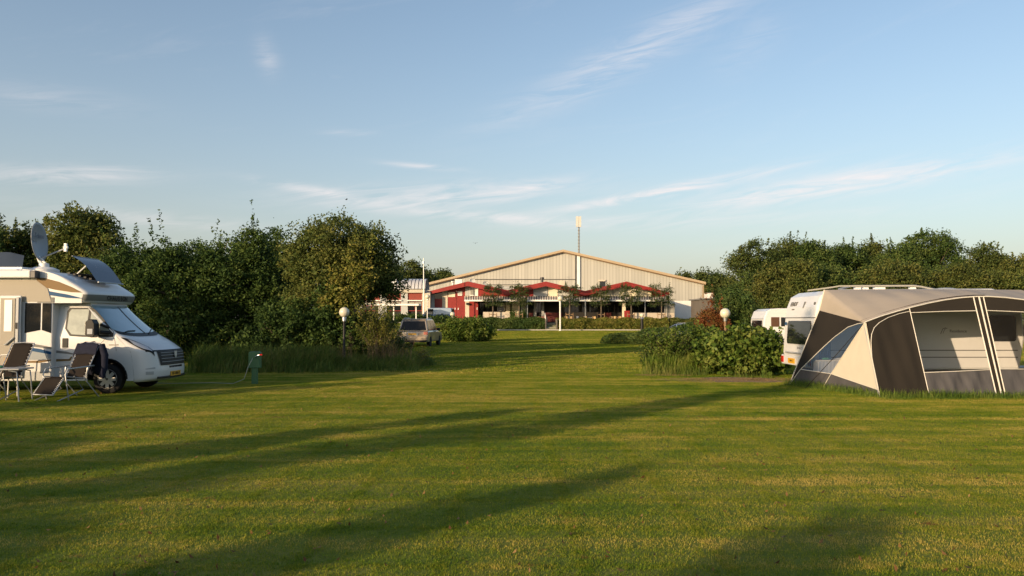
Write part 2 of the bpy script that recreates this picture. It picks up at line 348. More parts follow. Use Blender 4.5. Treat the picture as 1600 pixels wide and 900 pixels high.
def scatter(name, pts, source, seed, label, cat, kind='stuff'):
    me = bpy.data.meshes.new(name); me.from_pydata(pts, [], []); o = bpy.data.objects.new(name, me); COL.objects.link(o)
    ng = bpy.data.node_groups.new(name, 'GeometryNodeTree'); ng.interface.new_socket('Geometry', in_out='INPUT', socket_type='NodeSocketGeometry'); ng.interface.new_socket('Geometry', in_out='OUTPUT', socket_type='NodeSocketGeometry')
    gi = ng.nodes.new('NodeGroupInput'); go = ng.nodes.new('NodeGroupOutput'); ip = ng.nodes.new('GeometryNodeInstanceOnPoints'); oi = ng.nodes.new('GeometryNodeObjectInfo'); oi.inputs['Object'].default_value = source
    rv = ng.nodes.new('FunctionNodeRandomValue'); rv.data_type = 'INT'; rv.inputs[4].default_value = 0; rv.inputs[5].default_value = 3; rv.inputs['Seed'].default_value = seed
    mu = ng.nodes.new('ShaderNodeMath'); mu.operation = 'MULTIPLY'; mu.inputs[1].default_value = math.pi / 2; cb = ng.nodes.new('ShaderNodeCombineXYZ')
    l = ng.links; l.new(rv.outputs[2], mu.inputs[0]); l.new(mu.outputs[0], cb.inputs[2]); l.new(cb.outputs[0], ip.inputs['Rotation'])
    l.new(gi.outputs[0], ip.inputs['Points']); l.new(oi.outputs['Geometry'], ip.inputs['Instance']); l.new(ip.outputs[0], go.inputs[0])
    md = o.modifiers.new('scatter', 'NODES'); md.node_group = ng; tag(o, label, cat, kind=kind); return o
NOGRASS = [(-16, -8.5, 18.2, 20.2), (8.3, 13.3, 17.6, 22.9)]
def okpt(x, y, s):
    if ((x - 6.4) / 1.3) ** 2 + ((y - 22.5) / .6) ** 2 < 1: return False
    return not any(a + s / 2 < x < b - s / 2 and c + s / 2 < y < d - s / 2 for a, b, c, d in NOGRASS)
near = [(x, y, 0) for y in np.arange(4, 26, 1.0) for x in np.arange(-math.ceil(y * .68) - 1, math.ceil(y * .68) + 2, 1.0) if okpt(x, y, 1)]
far = [(x, y, gz(x, y) - .005) for y in np.arange(27, 107, 3.0) for x in np.arange(-3 * math.ceil(y * .68 / 3) - 3, 3 * math.ceil(y * .68 / 3) + 4, 3.0)]
scatter('lawn_grass', near, tile('blade_tile', 1.0, 8200, .025, .0017, rng), 1, 'short mown green and yellow grass of the camping field', 'grass')
scatter('distant_lawn_grass', far, tile('blade_tile_wide', 3.0, 6500, .055, .008, rng), 2, 'short mown grass of the field towards the terrace', 'grass')

def stuff_grass(name, polys, label, m, hlo, hhi, n, w=.006, bend=.5, cat='grass', seed=1, bias=(0, 0), clumps=True):
    r = np.random.default_rng(seed); out = []
    for (x0, y0, x1, y1, wd) in polys:       # strips along a line with half width wd
        ln = math.hypot(x1 - x0, y1 - y0); k = int(n * ln * wd * 2)
        t = r.random(k); u = r.normal(size=k) * .5
        if clumps:
            kc = max(4, k // 60); tcl = r.random(kc); ucl = r.normal(size=kc) * .5; c = r.integers(0, kc, k); pk = r.random(k) < .7
            t[pk] = tcl[c[pk]] + r.normal(size=pk.sum()) * .12 / max(ln, .5); u[pk] = ucl[c[pk]] + r.normal(size=pk.sum()) * .12 / wd
        nx, ny = -(y1 - y0) / ln, (x1 - x0) / ln
        b = np.stack([x0 + (x1 - x0) * t + nx * u * wd, y0 + (y1 - y0) * t + ny * u * wd, np.zeros(k)], 1)
        hh = hlo + (hhi - hlo) * r.random(k) ** 1.6; hh *= np.clip(1.25 - np.abs(u) * .7, .35, 1.2); out.append(blades(b, hh, r, w, bend, bias))
    o = np_mesh(name, np.concatenate(out), 4, m); return tag(o, label, cat, kind='stuff')
tallm = leafmat('tall_grass_blades', (.075, .125, .025), (.13, .19, .035), (.25, .24, .07), 1.2, .3)
strawm = leafmat('dry_grass_blades', (.16, .11, .05), (.24, .16, .08), (.34, .24, .12), 1.2, .3)
stuff_grass('tall_grass', [(-10.5, 26.2, -6.0, 26.6, 1.1), (-8, 29.0, -5.0, 29.5, 1.3)], 'long unmown grass growing under the dark hedge left of centre', tallm, .35, 1.05, 900, .009, .7, seed=2, bias=(.1, 0))
stuff_grass('tall_grass', [(-6.5, 26.9, -3.3, 27.3, 1.1), (-4.8, 28.4, -3.4, 30, .9)], 'lower unmown grass at the right end of the hedge bed', tallm, .25, .62, 1100, .008, .8, seed=12, bias=(.15, 0))
stuff_grass('dry_tall_grass', [(-5.0, 27.3, -3.4, 27.3, .5), (-6.3, 27.4, -5.4, 27.2, .3)], 'straw coloured seeding grass stems under the globe lamp', strawm, .6, 1.25, 160, .007, .5, seed=3)
stuff_grass('tall_grass', [(4.3, 25.3, 5.9, 24.9, .6), (5.0, 26.0, 6.0, 25.4, .4)], 'tall yellow green grass growing through the feathery clump of the right shrub bed', leafmat('fresh_tall_blades', (.09, .15, .02), (.17, .23, .035), (.28, .28, .07), 1.2, .3),   .3, .85, 600, .009, .9, seed=16, bias=(.08, 0))
stuff_grass('thin_dry_grass', [(4.9, 22.4, 8.0, 22.4, .95), (3.9, 24.3, 5.4, 24.3, .5)], 'thin dry grass on the bare patch before the broad leaved bush', strawm, .015, .05, 900, .004, 1.0, seed=15)
brightm = leafmat('bright_grass_blades', (.07, .13, .02), (.12, .19, .03), (.20, .24, .05), 1.2, .3)
stuff_grass('awning_edge_grass', [(7.3, 20.7, 7.7, 19.3, .22), (7.7, 19.2, 8.2, 17.3, .2), (8.1, 17.25, 11.5, 17.2, .2), (11.5, 17.2, 14, 17.3, .2)], 'longer uncut grass along the foot of the tent', brightm, .07, .24, 2600, .004, .7, seed=4)
stuff_grass('shrub_edge_grass', [(4.1, 24.9, 5.9, 24.2, .35), (6.3, 23.6, 7.6, 23.0, .12)], 'tufts of grass along the foot of the right shrubs', tallm, .12, .4, 500, .005, .8, seed=5)

r_ = np.random.default_rng(77); k_ = 900; yy_ = 4.5 + 22 * r_.random(k_) ** 1.5; xx_ = (r_.random(k_) * 2 - 1) * yy_ * .7; fl_ = leaves(np.stack([xx_, yy_, .02 + .015 * r_.random(k_)], 1), .045, r_, up=3)
o = np_mesh('fallen_leaves', fl_, 4, leafmat('dead_leaf', (.10, .05, .02), (.18, .10, .04), (.28, .18, .07), 3, .1)); tag(o, 'small brown fallen leaves scattered over the lawn', 'leaves', kind='stuff')
# ------------------------------------------------------------------ leaf materials
L_hedge = leafmat('dark_hedge_leaves', (.034, .066, .018), (.056, .098, .024), (.10, .145, .034), .9, .25)
L_olive = leafmat('olive_leaves', (.062, .092, .025), (.11, .14, .034), (.175, .18, .05), .8, .3)
L_green = leafmat('green_leaves', (.042, .08, .022), (.075, .12, .03), (.12, .155, .042), .5, .25)
L_green2 = leafmat('grove_leaves', (.045, .072, .02), (.075, .105, .028), (.12, .135, .038), .35, .25)
L_bush = leafmat('bush_leaves', (.05, .09, .016), (.10, .155, .025), (.19, .22, .05), 1.6, .25, .42)
L_red = leafmat('russet_leaves', (.14, .05, .02), (.24, .08, .03), (.18, .12, .04), 1.2, .3)
L_yel = leafmat('yellow_green_leaves', (.08, .11, .02), (.17, .18, .035), (.26, .23, .06), 1.4, .3)
L_esp = leafmat('trained_tree_leaves', (.03, .055, .02), (.055, .085, .028), (.10, .12, .035), 1.3, .2)
L_brown = leafmat('brownish_leaves', (.055, .08, .022), (.095, .118, .03), (.15, .15, .04), .8, .25)

# left side: hedge trees and the grove behind the motorhome (pixel surveyed positions, real depth)
def blob(px, py, Y, rpx, rpy, base, dy=0, ry=None):
    p = at(px, py, Y); k = Y / F
    return (p.x - base[0], dy, p.z - base[2], rpx * k, (ry or rpx * k * .8), rpy * k)
def ptree(name, px, Y, bl, n, leaf, lm, label, **kw):
    base = Vector(((px - 800) / F * Y, Y, gz((px - 800) / F * Y, Y))); z = kw.pop('zlow', None)
    return tree(name, base, [blob(b[0], b[1], Y, b[2], b[3], base, *(b[4:] if len(b) > 4 else ())) for b in bl], n, leaf, lm, label, **kw)
gL = 'trees and shrubs of the left hedge'
ptree('leafy_tree', 132, 37, [(125, 362, 45, 38), (150, 400, 50, 60), (105, 395, 40, 40), (130, 450, 60, 50)], 26000, .16, L_olive, 'tallest tree behind the motorhome, broad olive crown beyond its open roof hatch', group=gL, clump=.45, seed=11, inner=.3, trunk_r=.2)
ptree('leafy_tree', 25, 38, [(20, 385, 38, 30), (55, 375, 25, 22), (5, 420, 50, 50), (60, 430, 40, 50)], 17000, .16, L_olive, 'ragged olive tree behind the satellite dish', group=gL, clump=.4, seed=12, sprigs=10)
ptree('leafy_tree', -45, 36, [(-40, 370, 40, 40), (-40, 430, 60, 60)], 9000, .17, L_hedge, 'dark tree at the far left edge behind the motorhome', group=gL, clump=.45, seed=13)
ptree('hedge_tree', 205, 33, [(205, 415, 38, 30), (190, 450, 50, 45), (225, 470, 45, 55), (205, 520, 60, 40)], 24000, .13, L_hedge, 'dark hedge tree with tall thin shoots right of the windscreen', group=gL, clump=.34, seed=14, sprigs=14)
ptree('hedge_tree', 262, 32, [(262, 405, 30, 28), (250, 450, 48, 50), (290, 460, 45, 55), (270, 520, 65, 50)], 26000, .13, L_hedge, 'dense dark hedge tree with a rounded point between the shoots', group=gL, clump=.34, seed=15, sprigs=5, inner=.4)
ptree('hedge_tree', 330, 32.5, [(325, 405, 28, 18), (345, 440, 50, 45), (320, 480, 50, 45), (345, 530, 60, 45)], 27000, .12, L_hedge, 'dark hedge tree with a low ragged top right of the rounded one', group=gL, clump=.32, seed=16, sprigs=10, inner=.4)
ptree('hedge_tree', 398, 33, [(395, 385, 24, 26), (400, 420, 36, 36), (400, 460, 50, 45), (420, 510, 55, 50)], 30000, .12, L_hedge, 'dark hedge tree rising to feathery upright tips beside the round tree', group=gL, clump=.32, seed=17, sprigs=16, inner=.4)
ptree('hedge_tree', 300, 36, [(235, 415, 30, 24), (300, 408, 40, 26), (365, 400, 34, 28), (300, 450, 90, 40)], 26000, .14, L_hedge, 'dark tree filling the hedge behind the ragged tops', group=gL, clump=.36, seed=25, inner=.3)
ptree('hedge_tree', 437, 36, [(432, 392, 28, 30), (445, 430, 40, 40), (430, 480, 50, 40)], 20000, .14, L_hedge, 'dark tree filling the gap between hedge and round tree', group=gL, clump=.36, seed=26, inner=.3)
ptree('round_tree', 535, 31, [(535, 385, 75, 50), (490, 400, 48, 42), (580, 405, 46, 44), (535, 430, 88, 45), (505, 460, 60, 28), (590, 445, 38, 28)], 52000, .115, L_olive, 'large rounded olive green tree standing alone left of the building', group=gL, clump=.36, seed=18, sprigs=0, inner=.35, trunk_r=.11, lump=.3)
ptree('hedge_shrub', 450, 29.2, [(450, 500, 42, 32), (470, 530, 48, 36), (420, 540, 50, 36)], 15000, .12, L_hedge, 'low dark shrub at the foot of the hedge trees', group=gL, clump=.3, seed=19, inner=.45)
ptree('hedge_shrub', 522, 29.4, [(520, 470, 26, 26), (510, 500, 40, 30), (545, 520, 50, 30), (500, 535, 45, 25)], 16000, .12, L_hedge, 'dark shrub behind the globe lamp below the round tree', group=gL, clump=.3, seed=20, inner=.45)
ptree('hedge_shrub', 545, 29.2, [(545, 450, 26, 26), (565, 435, 20, 20), (535, 475, 30, 20)], 7000, .13, L_yel, 'young yellow green tree in front of the round tree', group=gL, clump=.3, seed=21, inner=.4, sprigs=14)
# arching shrub with loose sprays in front of the grey car
def spray_shrub(px, Y, hpx, spread, nst, lm, label, seed, leaf=.07, cat='shrub', group=None, per=170, name='arching_shrub'):
    X = (px - 800) / F * Y; t = thing(name, (X, Y, gz(X, Y)), label, cat, group); r = np.random.default_rng(seed); mb = MB(); pts = []; k = Y / F
    for i in range(nst):
        a = r.random() * 2 * math.pi; h = hpx * k * (.55 + .45 * r.random()); s = spread * k * (.2 + .8 * r.random()); tip = np.array([math.cos(a) * s, math.sin(a) * s * .7, h])
        mid = tip * [.35, .35, .6]; tt = r.random(per)[:, None] ** .7
        c = (1 - tt) ** 2 * np.zeros(3) + 2 * tt * (1 - tt) * mid + tt ** 2 * tip; pts.append(c + r.normal(size=(per, 3)) * .075)
        mb.tube([(0, 0, 0), tuple(mid * .75), tuple(tip)], [.018, .012, .003], bark, 4)
    P = np.concatenate(pts); P = P[P[:, 2] > .04]; np_mesh('foliage', leaves(P, leaf, r), 4, lm, t); mb.build('stems', t); return t
spray_shrub(592, 28.3, 104, 44, 44, L_yel, 'arching yellow green shrub with loose sprays left of the grey car', 31)
spray_shrub(640, 28.6, 30, 44, 22, L_yel, 'low spreading shrub under the arching sprays by the grey car', 32, per=90)
ptree('thicket_shrub', 560, 31, [(565, 510, 30, 28), (590, 525, 34, 25), (615, 540, 24, 12)], 12000, .11, L_green, 'dark rounded shrub behind the arching sprays', group=gL, clump=.28, seed=22, inner=.45)

# middle: clipped hedge by the grey car, shrubs right
ptree('hedge_bush', 728, 62, [(715, 513, 22, 15), (740, 512, 24, 15), (755, 520, 16, 14), (705, 518, 16, 14), (730, 524, 36, 9)], 26000, .17, L_bush, 'rounded laurel hedge right of the grey car in front of the red building', group='shrubs of the middle lawn', clump=.35, seed=41, inner=.4)
b = G(1157, 585)
ptree('broadleaf_bush', 1158, 24.6, [(1158, 545, 58, 34, 0, 1.0), (1128, 552, 36, 28, 0, .9), (1190, 550, 34, 34, 0, 1.0), (1158, 565, 66, 20, 0, 1.0)], 17000, .14, L_bush, 'big broad leaved green bush beside the rear of the caravan', cat='shrub', clump=.22, per=40, seed=42, inner=.35, trunk_r=.06, wid=.72)
ptree('leafy_shrub', 1083, 27, [(1083, 530, 30, 20), (1070, 545, 34, 24), (1100, 545, 24, 24), (1110, 535, 22, 20)], 15000, .09, L_bush, 'tall mixed shrub between the feathery clump and the broad leaved bush', cat='shrub', clump=.22, seed=43, inner=.4, trunk_r=.05)
spray_shrub(1045, 26.2, 68, 48, 60, L_bush, 'feathery yellow green clump at the left end of the right shrubs', 44, leaf=.085, per=120, name='feathery_shrub')
spray_shrub(1012, 26.5, 44, 22, 14, L_green, 'small dark leafy shrub at the tip of the right shrub bed', 45, leaf=.1, per=70, name='small_shrub')
ptree('climbing_shrub', 1155, 50, [(1155, 480, 22, 22), (1170, 495, 26, 14), (1140, 500, 24, 14)], 12000, .16, L_green, 'dark shrub behind the right globe lamp', cat='shrub', clump=.35, seed=46)
ptree('russet_shrub', 1112, 48, [(1115, 490, 13, 15), (1104, 500, 13, 12), (1125, 505, 12, 10)], 5000, .12, L_red, 'russet red leaved shrub left of the right globe lamp', cat='shrub', clump=.3, seed=47, inner=.25, sprigs=12)
# long low hedge running back from the shrub bed
def strip_hedge(name, a, b_, w, h0, h1, n, leaf, lm, label, seed, cat='hedge', group=None):
    r = np.random.default_rng(seed); t = thing(name, (a[0], a[1], gz(*a)), label, cat, group)
    ln = math.hypot(b_[0] - a[0], b_[1] - a[1]); d = np.array([(b_[0] - a[0]) / ln, (b_[1] - a[1]) / ln]); nn = np.array([-d[1], d[0]])
    s = r.random(n); u = r.random(n) * 2 - 1; h = h0 + (h1 - h0) * s + .12 * np.sin(s * ln * 2.1) ; face = r.random(n)
    z = np.where(face < .45, h * (1 - .12 * u * u) - .06 * r.random(n), h * r.random(n)); u = np.where(face < .45, u, np.sign(u) * (1 - .12 * r.random(n))) * (1 - .35 * (z / h) ** 3)
    sx = s * ln; P = np.stack([d[0] * sx + nn[0] * u * w, d[1] * sx + nn[1] * u * w, z], 1); 
    P[:, 2] += np.array([gz(a[0] + p[0], a[1] + p[1]) for p in P[:, :2]]) - gz(*a)
    np_mesh('foliage', leaves(P, leaf, r), 4, lm, t)
    return t
strip_hedge('clipped_hedge', (7.3, 57.5), (15.5, 50), 1.5, .55, 2.0, 28000, .14, L_green, 'long low dark hedge running back past the black bollard lamp', 48)

# right grove
gR = 'trees of the grove behind the caravans'
GR = [ # px, Y, blobs, mat, label
 (1190, 78, [(1185, 405, 42, 27), (1170, 420, 34, 30), (1200, 440, 50, 40), (1180, 470, 55, 30)], L_green2, 'rounded dark tree at the left end of the right grove'),
 (1235, 82, [(1238, 400, 30, 24), (1240, 430, 40, 40)], L_green2, 'dark tree next to the grove end, slightly lower rounded top'),
 (1275, 80, [(1268, 398, 24, 18), (1275, 430, 34, 36)], L_green, 'mid green tree above the left end of the caravan roof'),
 (1325, 84, [(1322, 402, 26, 20), (1300, 415, 24, 22), (1325, 435, 44, 40)], L_green, 'tree with a small pointed top above the caravan roof rail'),
 (1362, 86, [(1362, 400, 16, 22), (1365, 440, 32, 40)], L_green2, 'narrow tree between the pointed tree and the tallest one'),
 (1408, 80, [(1405, 410, 34, 24), (1410, 440, 44, 40)], L_green, 'spreading tree just left of the tallest in the grove'),
 (1455, 82, [(1450, 388, 44, 24), (1475, 398, 34, 26), (1425, 402, 30, 26), (1455, 430, 60, 40)], L_green, 'tallest broad tree of the right grove with a domed top'),
 (1540, 80, [(1538, 410, 30, 26), (1560, 425, 30, 26), (1540, 445, 50, 34)], L_green2, 'dark tree right of the tallest, behind the tent peak'),
 (1600, 78, [(1590, 425, 30, 20), (1625, 420, 30, 24), (1600, 450, 50, 30)], L_brown, 'brownish tree at the right edge of the picture'),
]
for i, (px, Y, bl, lm, lab) in enumerate(GR):
    ptree('grove_tree', px, Y, bl, 26000, .22, lm, lab, group=gR, clump=.7, per=70, seed=60 + i, inner=.3, trunk_r=.25, sprigs=5)
GB = [(1212, 62, [(1212, 432, 26, 18), (1205, 455, 32, 26), (1215, 480, 34, 20)], L_brown, 'brownish shrub tree in front of the grove above the white caravan'),
 (1252, 60, [(1250, 425, 24, 20), (1260, 450, 32, 26)], L_yel, 'olive shrub tree above the rear end of the caravan'),
 (1300, 62, [(1300, 440, 34, 22), (1285, 455, 30, 20)], L_green, 'green shrub tree above the caravan roof corner'),
 (1355, 62, [(1355, 440, 30, 16), (1350, 455, 40, 18)], L_yel, 'yellowish low tree above the caravan roof rail'),
 (1405, 60, [(1400, 425, 34, 16), (1405, 445, 40, 22)], L_brown, 'brown tinted low tree in front of the tallest grove tree'),
 (1460, 62, [(1455, 438, 36, 16), (1465, 450, 40, 18)], L_yel, 'yellow green low tree left of the tent peak'),
 (1512, 60, [(1505, 430, 26, 16), (1520, 446, 40, 20)], L_brown, 'russet tinted low tree directly over the tent peak'),
 (1570, 60, [(1565, 442, 30, 14), (1585, 450, 36, 20)], L_yel, 'yellow green low tree at the right edge over the tent roof'),
 (1160, 66, [(1150, 465, 24, 18), (1165, 450, 18, 22)], L_green, 'dark low tree hiding the end of the grey shed')]
for i, (px, Y, bl, lm, lab) in enumerate(GB):
    ptree('grove_shrub', px, Y, bl + [(px, 475, 40, 28)], 19000, .18, L_olive if lm is L_yel else lm, lab, group=gR, clump=.5, per=65, seed=80 + i, inner=.35, trunk_r=.15)
gF = 'far trees beyond the buildings'
for i, (px, Y, bl, lab) in enumerate([
 (1065, 165, [(1070, 438, 12, 9), (1060, 450, 16, 12)], 'far tree showing over the right slope of the hall roof'),
 (1105, 150, [(1105, 440, 18, 12), (1100, 460, 22, 18)], 'far tree right of the hall corner'),
 (1128, 140, [(1130, 445, 18, 16), (1130, 468, 24, 18)], 'far tree between the hall and the grove'),
 (640, 150, [(640, 425, 20, 14), (628, 440, 26, 18), (655, 440, 18, 14)], 'far tree just right of the round tree behind the flagpole'),
 (665, 160, [(662, 432, 10, 8), (668, 445, 14, 10)], 'small far tree right of the flagpole'),
 (692, 175, [(692, 432, 12, 7), (690, 445, 20, 10)], 'far treetop over the left slope of the hall roof'),
 (600, 140, [(595, 430, 30, 20), (600, 455, 40, 25)], 'far tree hidden behind the round tree')]):
    ptree('far_tree', px, Y, bl, 6500, .5, L_green2, lab, group=gF, clump=1.3, per=50, seed=100 + i, inner=.3, trunk_r=.3)
# ------------------------------------------------------------------ the buildings
def cladding(name, col, dark, pitch, width=.16, wav=.4):
    m = bpy.data.materials.new(name); m.use_nodes = True; n = m.node_tree.nodes; l = m.node_tree.links; b = n['Principled BSDF']; b.inputs['Roughness'].default_value = .5
    geo = n.new('ShaderNodeNewGeometry'); sp = n.new('ShaderNodeSeparateXYZ'); l.new(geo.outputs['Position'], sp.inputs[0])
    def mth(op, a, b_, cl=False):
        q = n.new('ShaderNodeMath'); q.operation = op; q.use_clamp = cl
        for i, v in enumerate((a, b_)):
            if isinstance(v, (int, float)): q.inputs[i].default_value = v
            elif v is not None: l.new(v, q.inputs[i])
        return q.outputs[0]
    x = mth('DIVIDE', sp.outputs[0], pitch); fr = mth('FRACT', x, None); fl = mth('FLOOR', x, None)
    line = mth('LESS_THAN', fr, width)
    w = n.new('ShaderNodeTexWhiteNoise'); w.noise_dimensions = '1D'; l.new(fl, w.inputs['W'])
    t = n.new('ShaderNodeTexNoise'); t.inputs['Scale'].default_value = .35; t.inputs['Detail'].default_value = 5; mp = n.new('ShaderNodeMapping'); mp.inputs['Scale'].default_value = (1, 1, .25); l.new(geo.outputs['Position'], mp.inputs[0]); l.new(mp.outputs[0], t.inputs[0])
    f = mth('ADD', mth('MULTIPLY', w.outputs['Value'], .5), mth('MULTIPLY', t.outputs['Fac'], .6))
    mx = n.new('ShaderNodeMix'); mx.data_type = 'RGBA'; l.new(f, mx.inputs[0]); mx.inputs[6].default_value = (*[c * .8 for c in col], 1); mx.inputs[7].default_value = (*[c * 1.12 for c in col], 1)
    m2 = n.new('ShaderNodeMix'); m2.data_type = 'RGBA'; l.new(mth('MULTIPLY', line, .75), m2.inputs[0]); l.new(mx.outputs[2], m2.inputs[6]); m2.inputs[7].default_value = (*dark, 1)
    l.new(m2.outputs[2], b.inputs['Base Color']); return m
cladm = cladding('ribbed_cladding', (.44, .43, .385), (.25, .24, .21), .5, .15)
white_wall = mat('white_wall', (.70, .69, .66), .7, var=.12, vscale=.6)
beige_wall = mat('beige_brick', (.58, .52, .42), .8, var=.15, vscale=1.2, bump=.3)
grey_wall = mat('grey_panel', (.42, .43, .43), .7, var=.12, vscale=1)
cream = mat('cream_panel', (.68, .63, .48), .6, var=.08, vscale=.8)
redp = mat('red_paint', (.25, .016, .012), .5, var=.18, vscale=1.5)
redb = mat('red_brick_panel', (.24, .04, .025), .7, var=.2, vscale=2)
orng = mat('ochre_trim', (.43, .33, .21), .5, var=.1, vscale=1)
roofm = mat('grey_roofing', (.20, .20, .20), .8, var=.25, vscale=.7)
glassd = mat('dark_glass', (.012, .014, .017), .06, spec=.8)
glassl = mat('curtained_glass', (.30, .30, .28), .2, var=.3, vscale=1.2)
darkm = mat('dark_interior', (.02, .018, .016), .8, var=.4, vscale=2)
whitep = mat('white_paint', (.80, .79, .76), .45, var=.05, vscale=2)
metal = mat('galvanised_metal', (.45, .45, .45), .4, .8, var=.15, vscale=3)
steeld = mat('dark_metal', (.05, .05, .055), .45, .3, var=.2, vscale=4)
paving = mat('paving', (.28, .26, .23), .85, var=.25, vscale=2, bump=.4)
wood = mat('stake_wood', (.24, .15, .08), .8, var=.25, vscale=6)
blackp = mat('black_plastic', (.015, .015, .016), .45)
rubber = mat('rubber', (.02, .02, .02), .85, var=.3, vscale=10)
# terrace paving and kerb
mb = MB(); a0, b0 = at(600, 500, 110.6), at(1105, 500, 110.6)
mb.box((-22, 110.4, gz(0, 112) - .3), (31, 124, gz(0, 112) + .06), paving); o = mb.build('terrace', fixn=True); tag(o, kind='structure')
mb = MB(); mb.box((-2, 107.4, gz(3, 107.4) - .2), (24, 107.6, gz(3, 107.5) + .14), mat('kerb_stone', (.38, .36, .33), .9, var=.2, vscale=3)); o = mb.build('kerb'); tag(o, kind='structure')
ZT = gz(3, 112) + .06
# sports hall
YH = 125
t = thing('sports_hall', at(880, 498, YH), 'big gabled hall with ribbed beige cladding and ochre roof edge behind the red building', 'building')
pr = [(664, 446), (880, 393), (1100, 443)]
mb = MB(); mb.slab([(664, 505), (664, 446), (880, 393), (1100, 443), (1100, 470), (1040, 470), (1040, 505)], YH, YH + .4, cladm); mb.build('gable_wall', t, True)
mb = MB(); mb.slab([(1040.1, 506), (1040.1, 470), (1100, 470), (1100, 506)], YH, YH + .4, white_wall)
p = at(1100, 443, YH); mb.build('plinth_wall', t, True); mb = MB(); mb.box((p.x - .3, YH + .41, 0), (p.x, YH + 45, p.z), cladm); mb.build('side_wall', t, True); mb = MB(); p = at(664, 446, YH); mb.box((p.x, YH + .41, 0), (p.x + .3, YH + 45, p.z), cladm); mb.build('side_wall', t, True)
mb = MB()
for A, B_ in ((pr[0], pr[1]), (pr[1], pr[2])):
    e = -4 if A is pr[0] else 0; f = 3 if B_ is pr[2] else 0; sl = (B_[1] - A[1]) / (B_[0] - A[0])
    A2 = (A[0] + e, A[1] + e * sl); B2 = (B_[0] + f, B_[1] + f * sl)
    mb.slab([(A2[0], A2[1] - 3.2), (B2[0], B2[1] - 3.2), (B2[0], B2[1] + .3), (A2[0], A2[1] + .3)], YH - .6, YH - .3, orng)
    mb.slab([(A2[0], A2[1] + .5), (B2[0], B2[1] + .5), (B2[0], B2[1] + 1.6), (A2[0], A2[1] + 1.6)], YH - .45, YH - .3, mat('brown_trim', (.20, .12, .06), .6))
mb.build('roof_edge', t, True)
mb = MB()
for A, B_ in ((pr[0], pr[1]), (pr[1], pr[2])):
    e = -3 if A is pr[0] else 0; f = 2.5 if B_ is pr[2] else 0; sl = (B_[1] - A[1]) / (B_[0] - A[0])
    mb.slab([(A[0] + e, A[1] + e * sl - 2.6), (B_[0] + f, B_[1] + f * sl - 2.6), (B_[0] + f, B_[1] + f * sl - .4), (A[0] + e, A[1] + e * sl - .4)], YH - .29, YH + 46, roofm)
mb.build('roof', t, True)
mb = MB(); mb.pbox(901.5, 397.6, 906.2, 455, YH - .25, YH - .01, whitep); mb.build('white_duct', t, True)
mb = MB(); mb.pbox(899, 398.5, 900.4, 455, YH - .2, YH - .01, steeld); mb.build('downpipe', t, True)
mb = MB(); mb.pbox(740, 436, 899, 436.9, YH - .12, YH - .01, steeld); mb.pbox(760, 444.5, 840, 445.2, YH - .12, YH - .01, steeld); mb.build('cable_conduit', t, True)
mb = MB(); mb.pbox(937, 439.5, 945.5, 450, YH - .1, YH - .01, glassd); o = mb.build('window', t, True)
mb = MB(); mb.pbox(935.5, 437.3, 946, 439.4, YH - .3, YH - .01, beige_wall); mb.build('shutter_box', o, True)
mb = MB(); mb.pbox(874, 439, 882.5, 446, YH - .14, YH - .01, beige_wall); mb.build('vent_panel', t, True)
mb = MB(); mb.pbox(1097.5, 446, 1100, 506, YH - .1, YH - .01, mat('corner_trim', (.30, .22, .14), .6)); mb.build('corner_trim', t, True)
# antenna mast
t = thing('antenna_mast', at(904, 394, 133), 'tall telecom mast with white antenna panels rising behind the hall ridge', 'mast')
mb = MB(); p0, p1 = at(904.5, 505, 133), at(904.5, 345, 133); mb.tube([p0, p1], [.15, .11], mat('mast_grey', (.20,.20,.20), .6), 8)
for yy in range(360, 396, 5):
    q = at(904.5, yy, 133); mb.box((q.x - .17, 132.8, q.z - .06), (q.x + .17, 133.1, q.z + .06), MATS['mast_grey'])
mb.build('pole', t, True)
for dx in (-.2, .25):
    mb = MB(); q = at(903.6, 355, 133); z1 = at(904, 338.5, 133).z; mb.box((q.x + dx - .21, 132.6, q.z), (q.x + dx + .21, 132.95, z1), mat('antenna_grey', (.55, .54, .50), .5)); mb.build('antenna_panel', t, True)
# red fronted restaurant with folded roof
YF = 111.6; YW = 113.0
t = thing('restaurant_building', at(850, 498, YW), 'low cream and red building with a zigzag red roof edge and striped awnings', 'building')
zig = [(664.5, 456.5), (731, 439.6), (793, 453.4), (852.7, 439.7), (914, 454.5), (978.7, 439.8), (1046, 456.5)]
TH = 7.4
mb = MB()
for A, B_ in zip(zig, zig[1:]):
    tA = 4.5 if A is zig[0] else TH; tB = 5 if B_ is zig[-1] else TH
    mb.slab([A, B_, (B_[0], B_[1] + tB), (A[0], A[1] + tA)], YF, YF + .35, redp)
mb.build('red_fascia', t, True)
mb = MB()
for A, B_ in zip(zig, zig[1:]):
    mb.slab([(A[0], A[1] + 1), (B_[0], B_[1] + 1), (B_[0], B_[1] + 3), (A[0], A[1] + 3)], YF + .36, YH - .62, roofm)
mb.build('roof', t, True)
def roofy(x, off=TH - 1.6):
    for A, B_ in zip(zig, zig[1:]):
        if A[0] <= x <= B_[0]: return A[1] + (B_[1] - A[1]) * (x - A[0]) / (B_[0] - A[0]) + off
    return 460
def wallp(mb, x0, x1, m, y1=498.5, y0=None, d0=0, d1=.25):
    xsx = [x0] + [z[0] for z in zig if x0 < z[0] < x1] + [x1]
    top = [(x, (roofy(x) if y0 is None else y0)) for x in xsx]
    mb.slab(top + [(x1, y1), (x0, y1)], YW + d0, YW + d1, m)
mb = MB()
for x0, x1, m in ((670.5, 678.9, grey_wall), (691, 699.4, beige_wall), (726.8, 733, beige_wall)): wallp(mb, x0, x1, m)
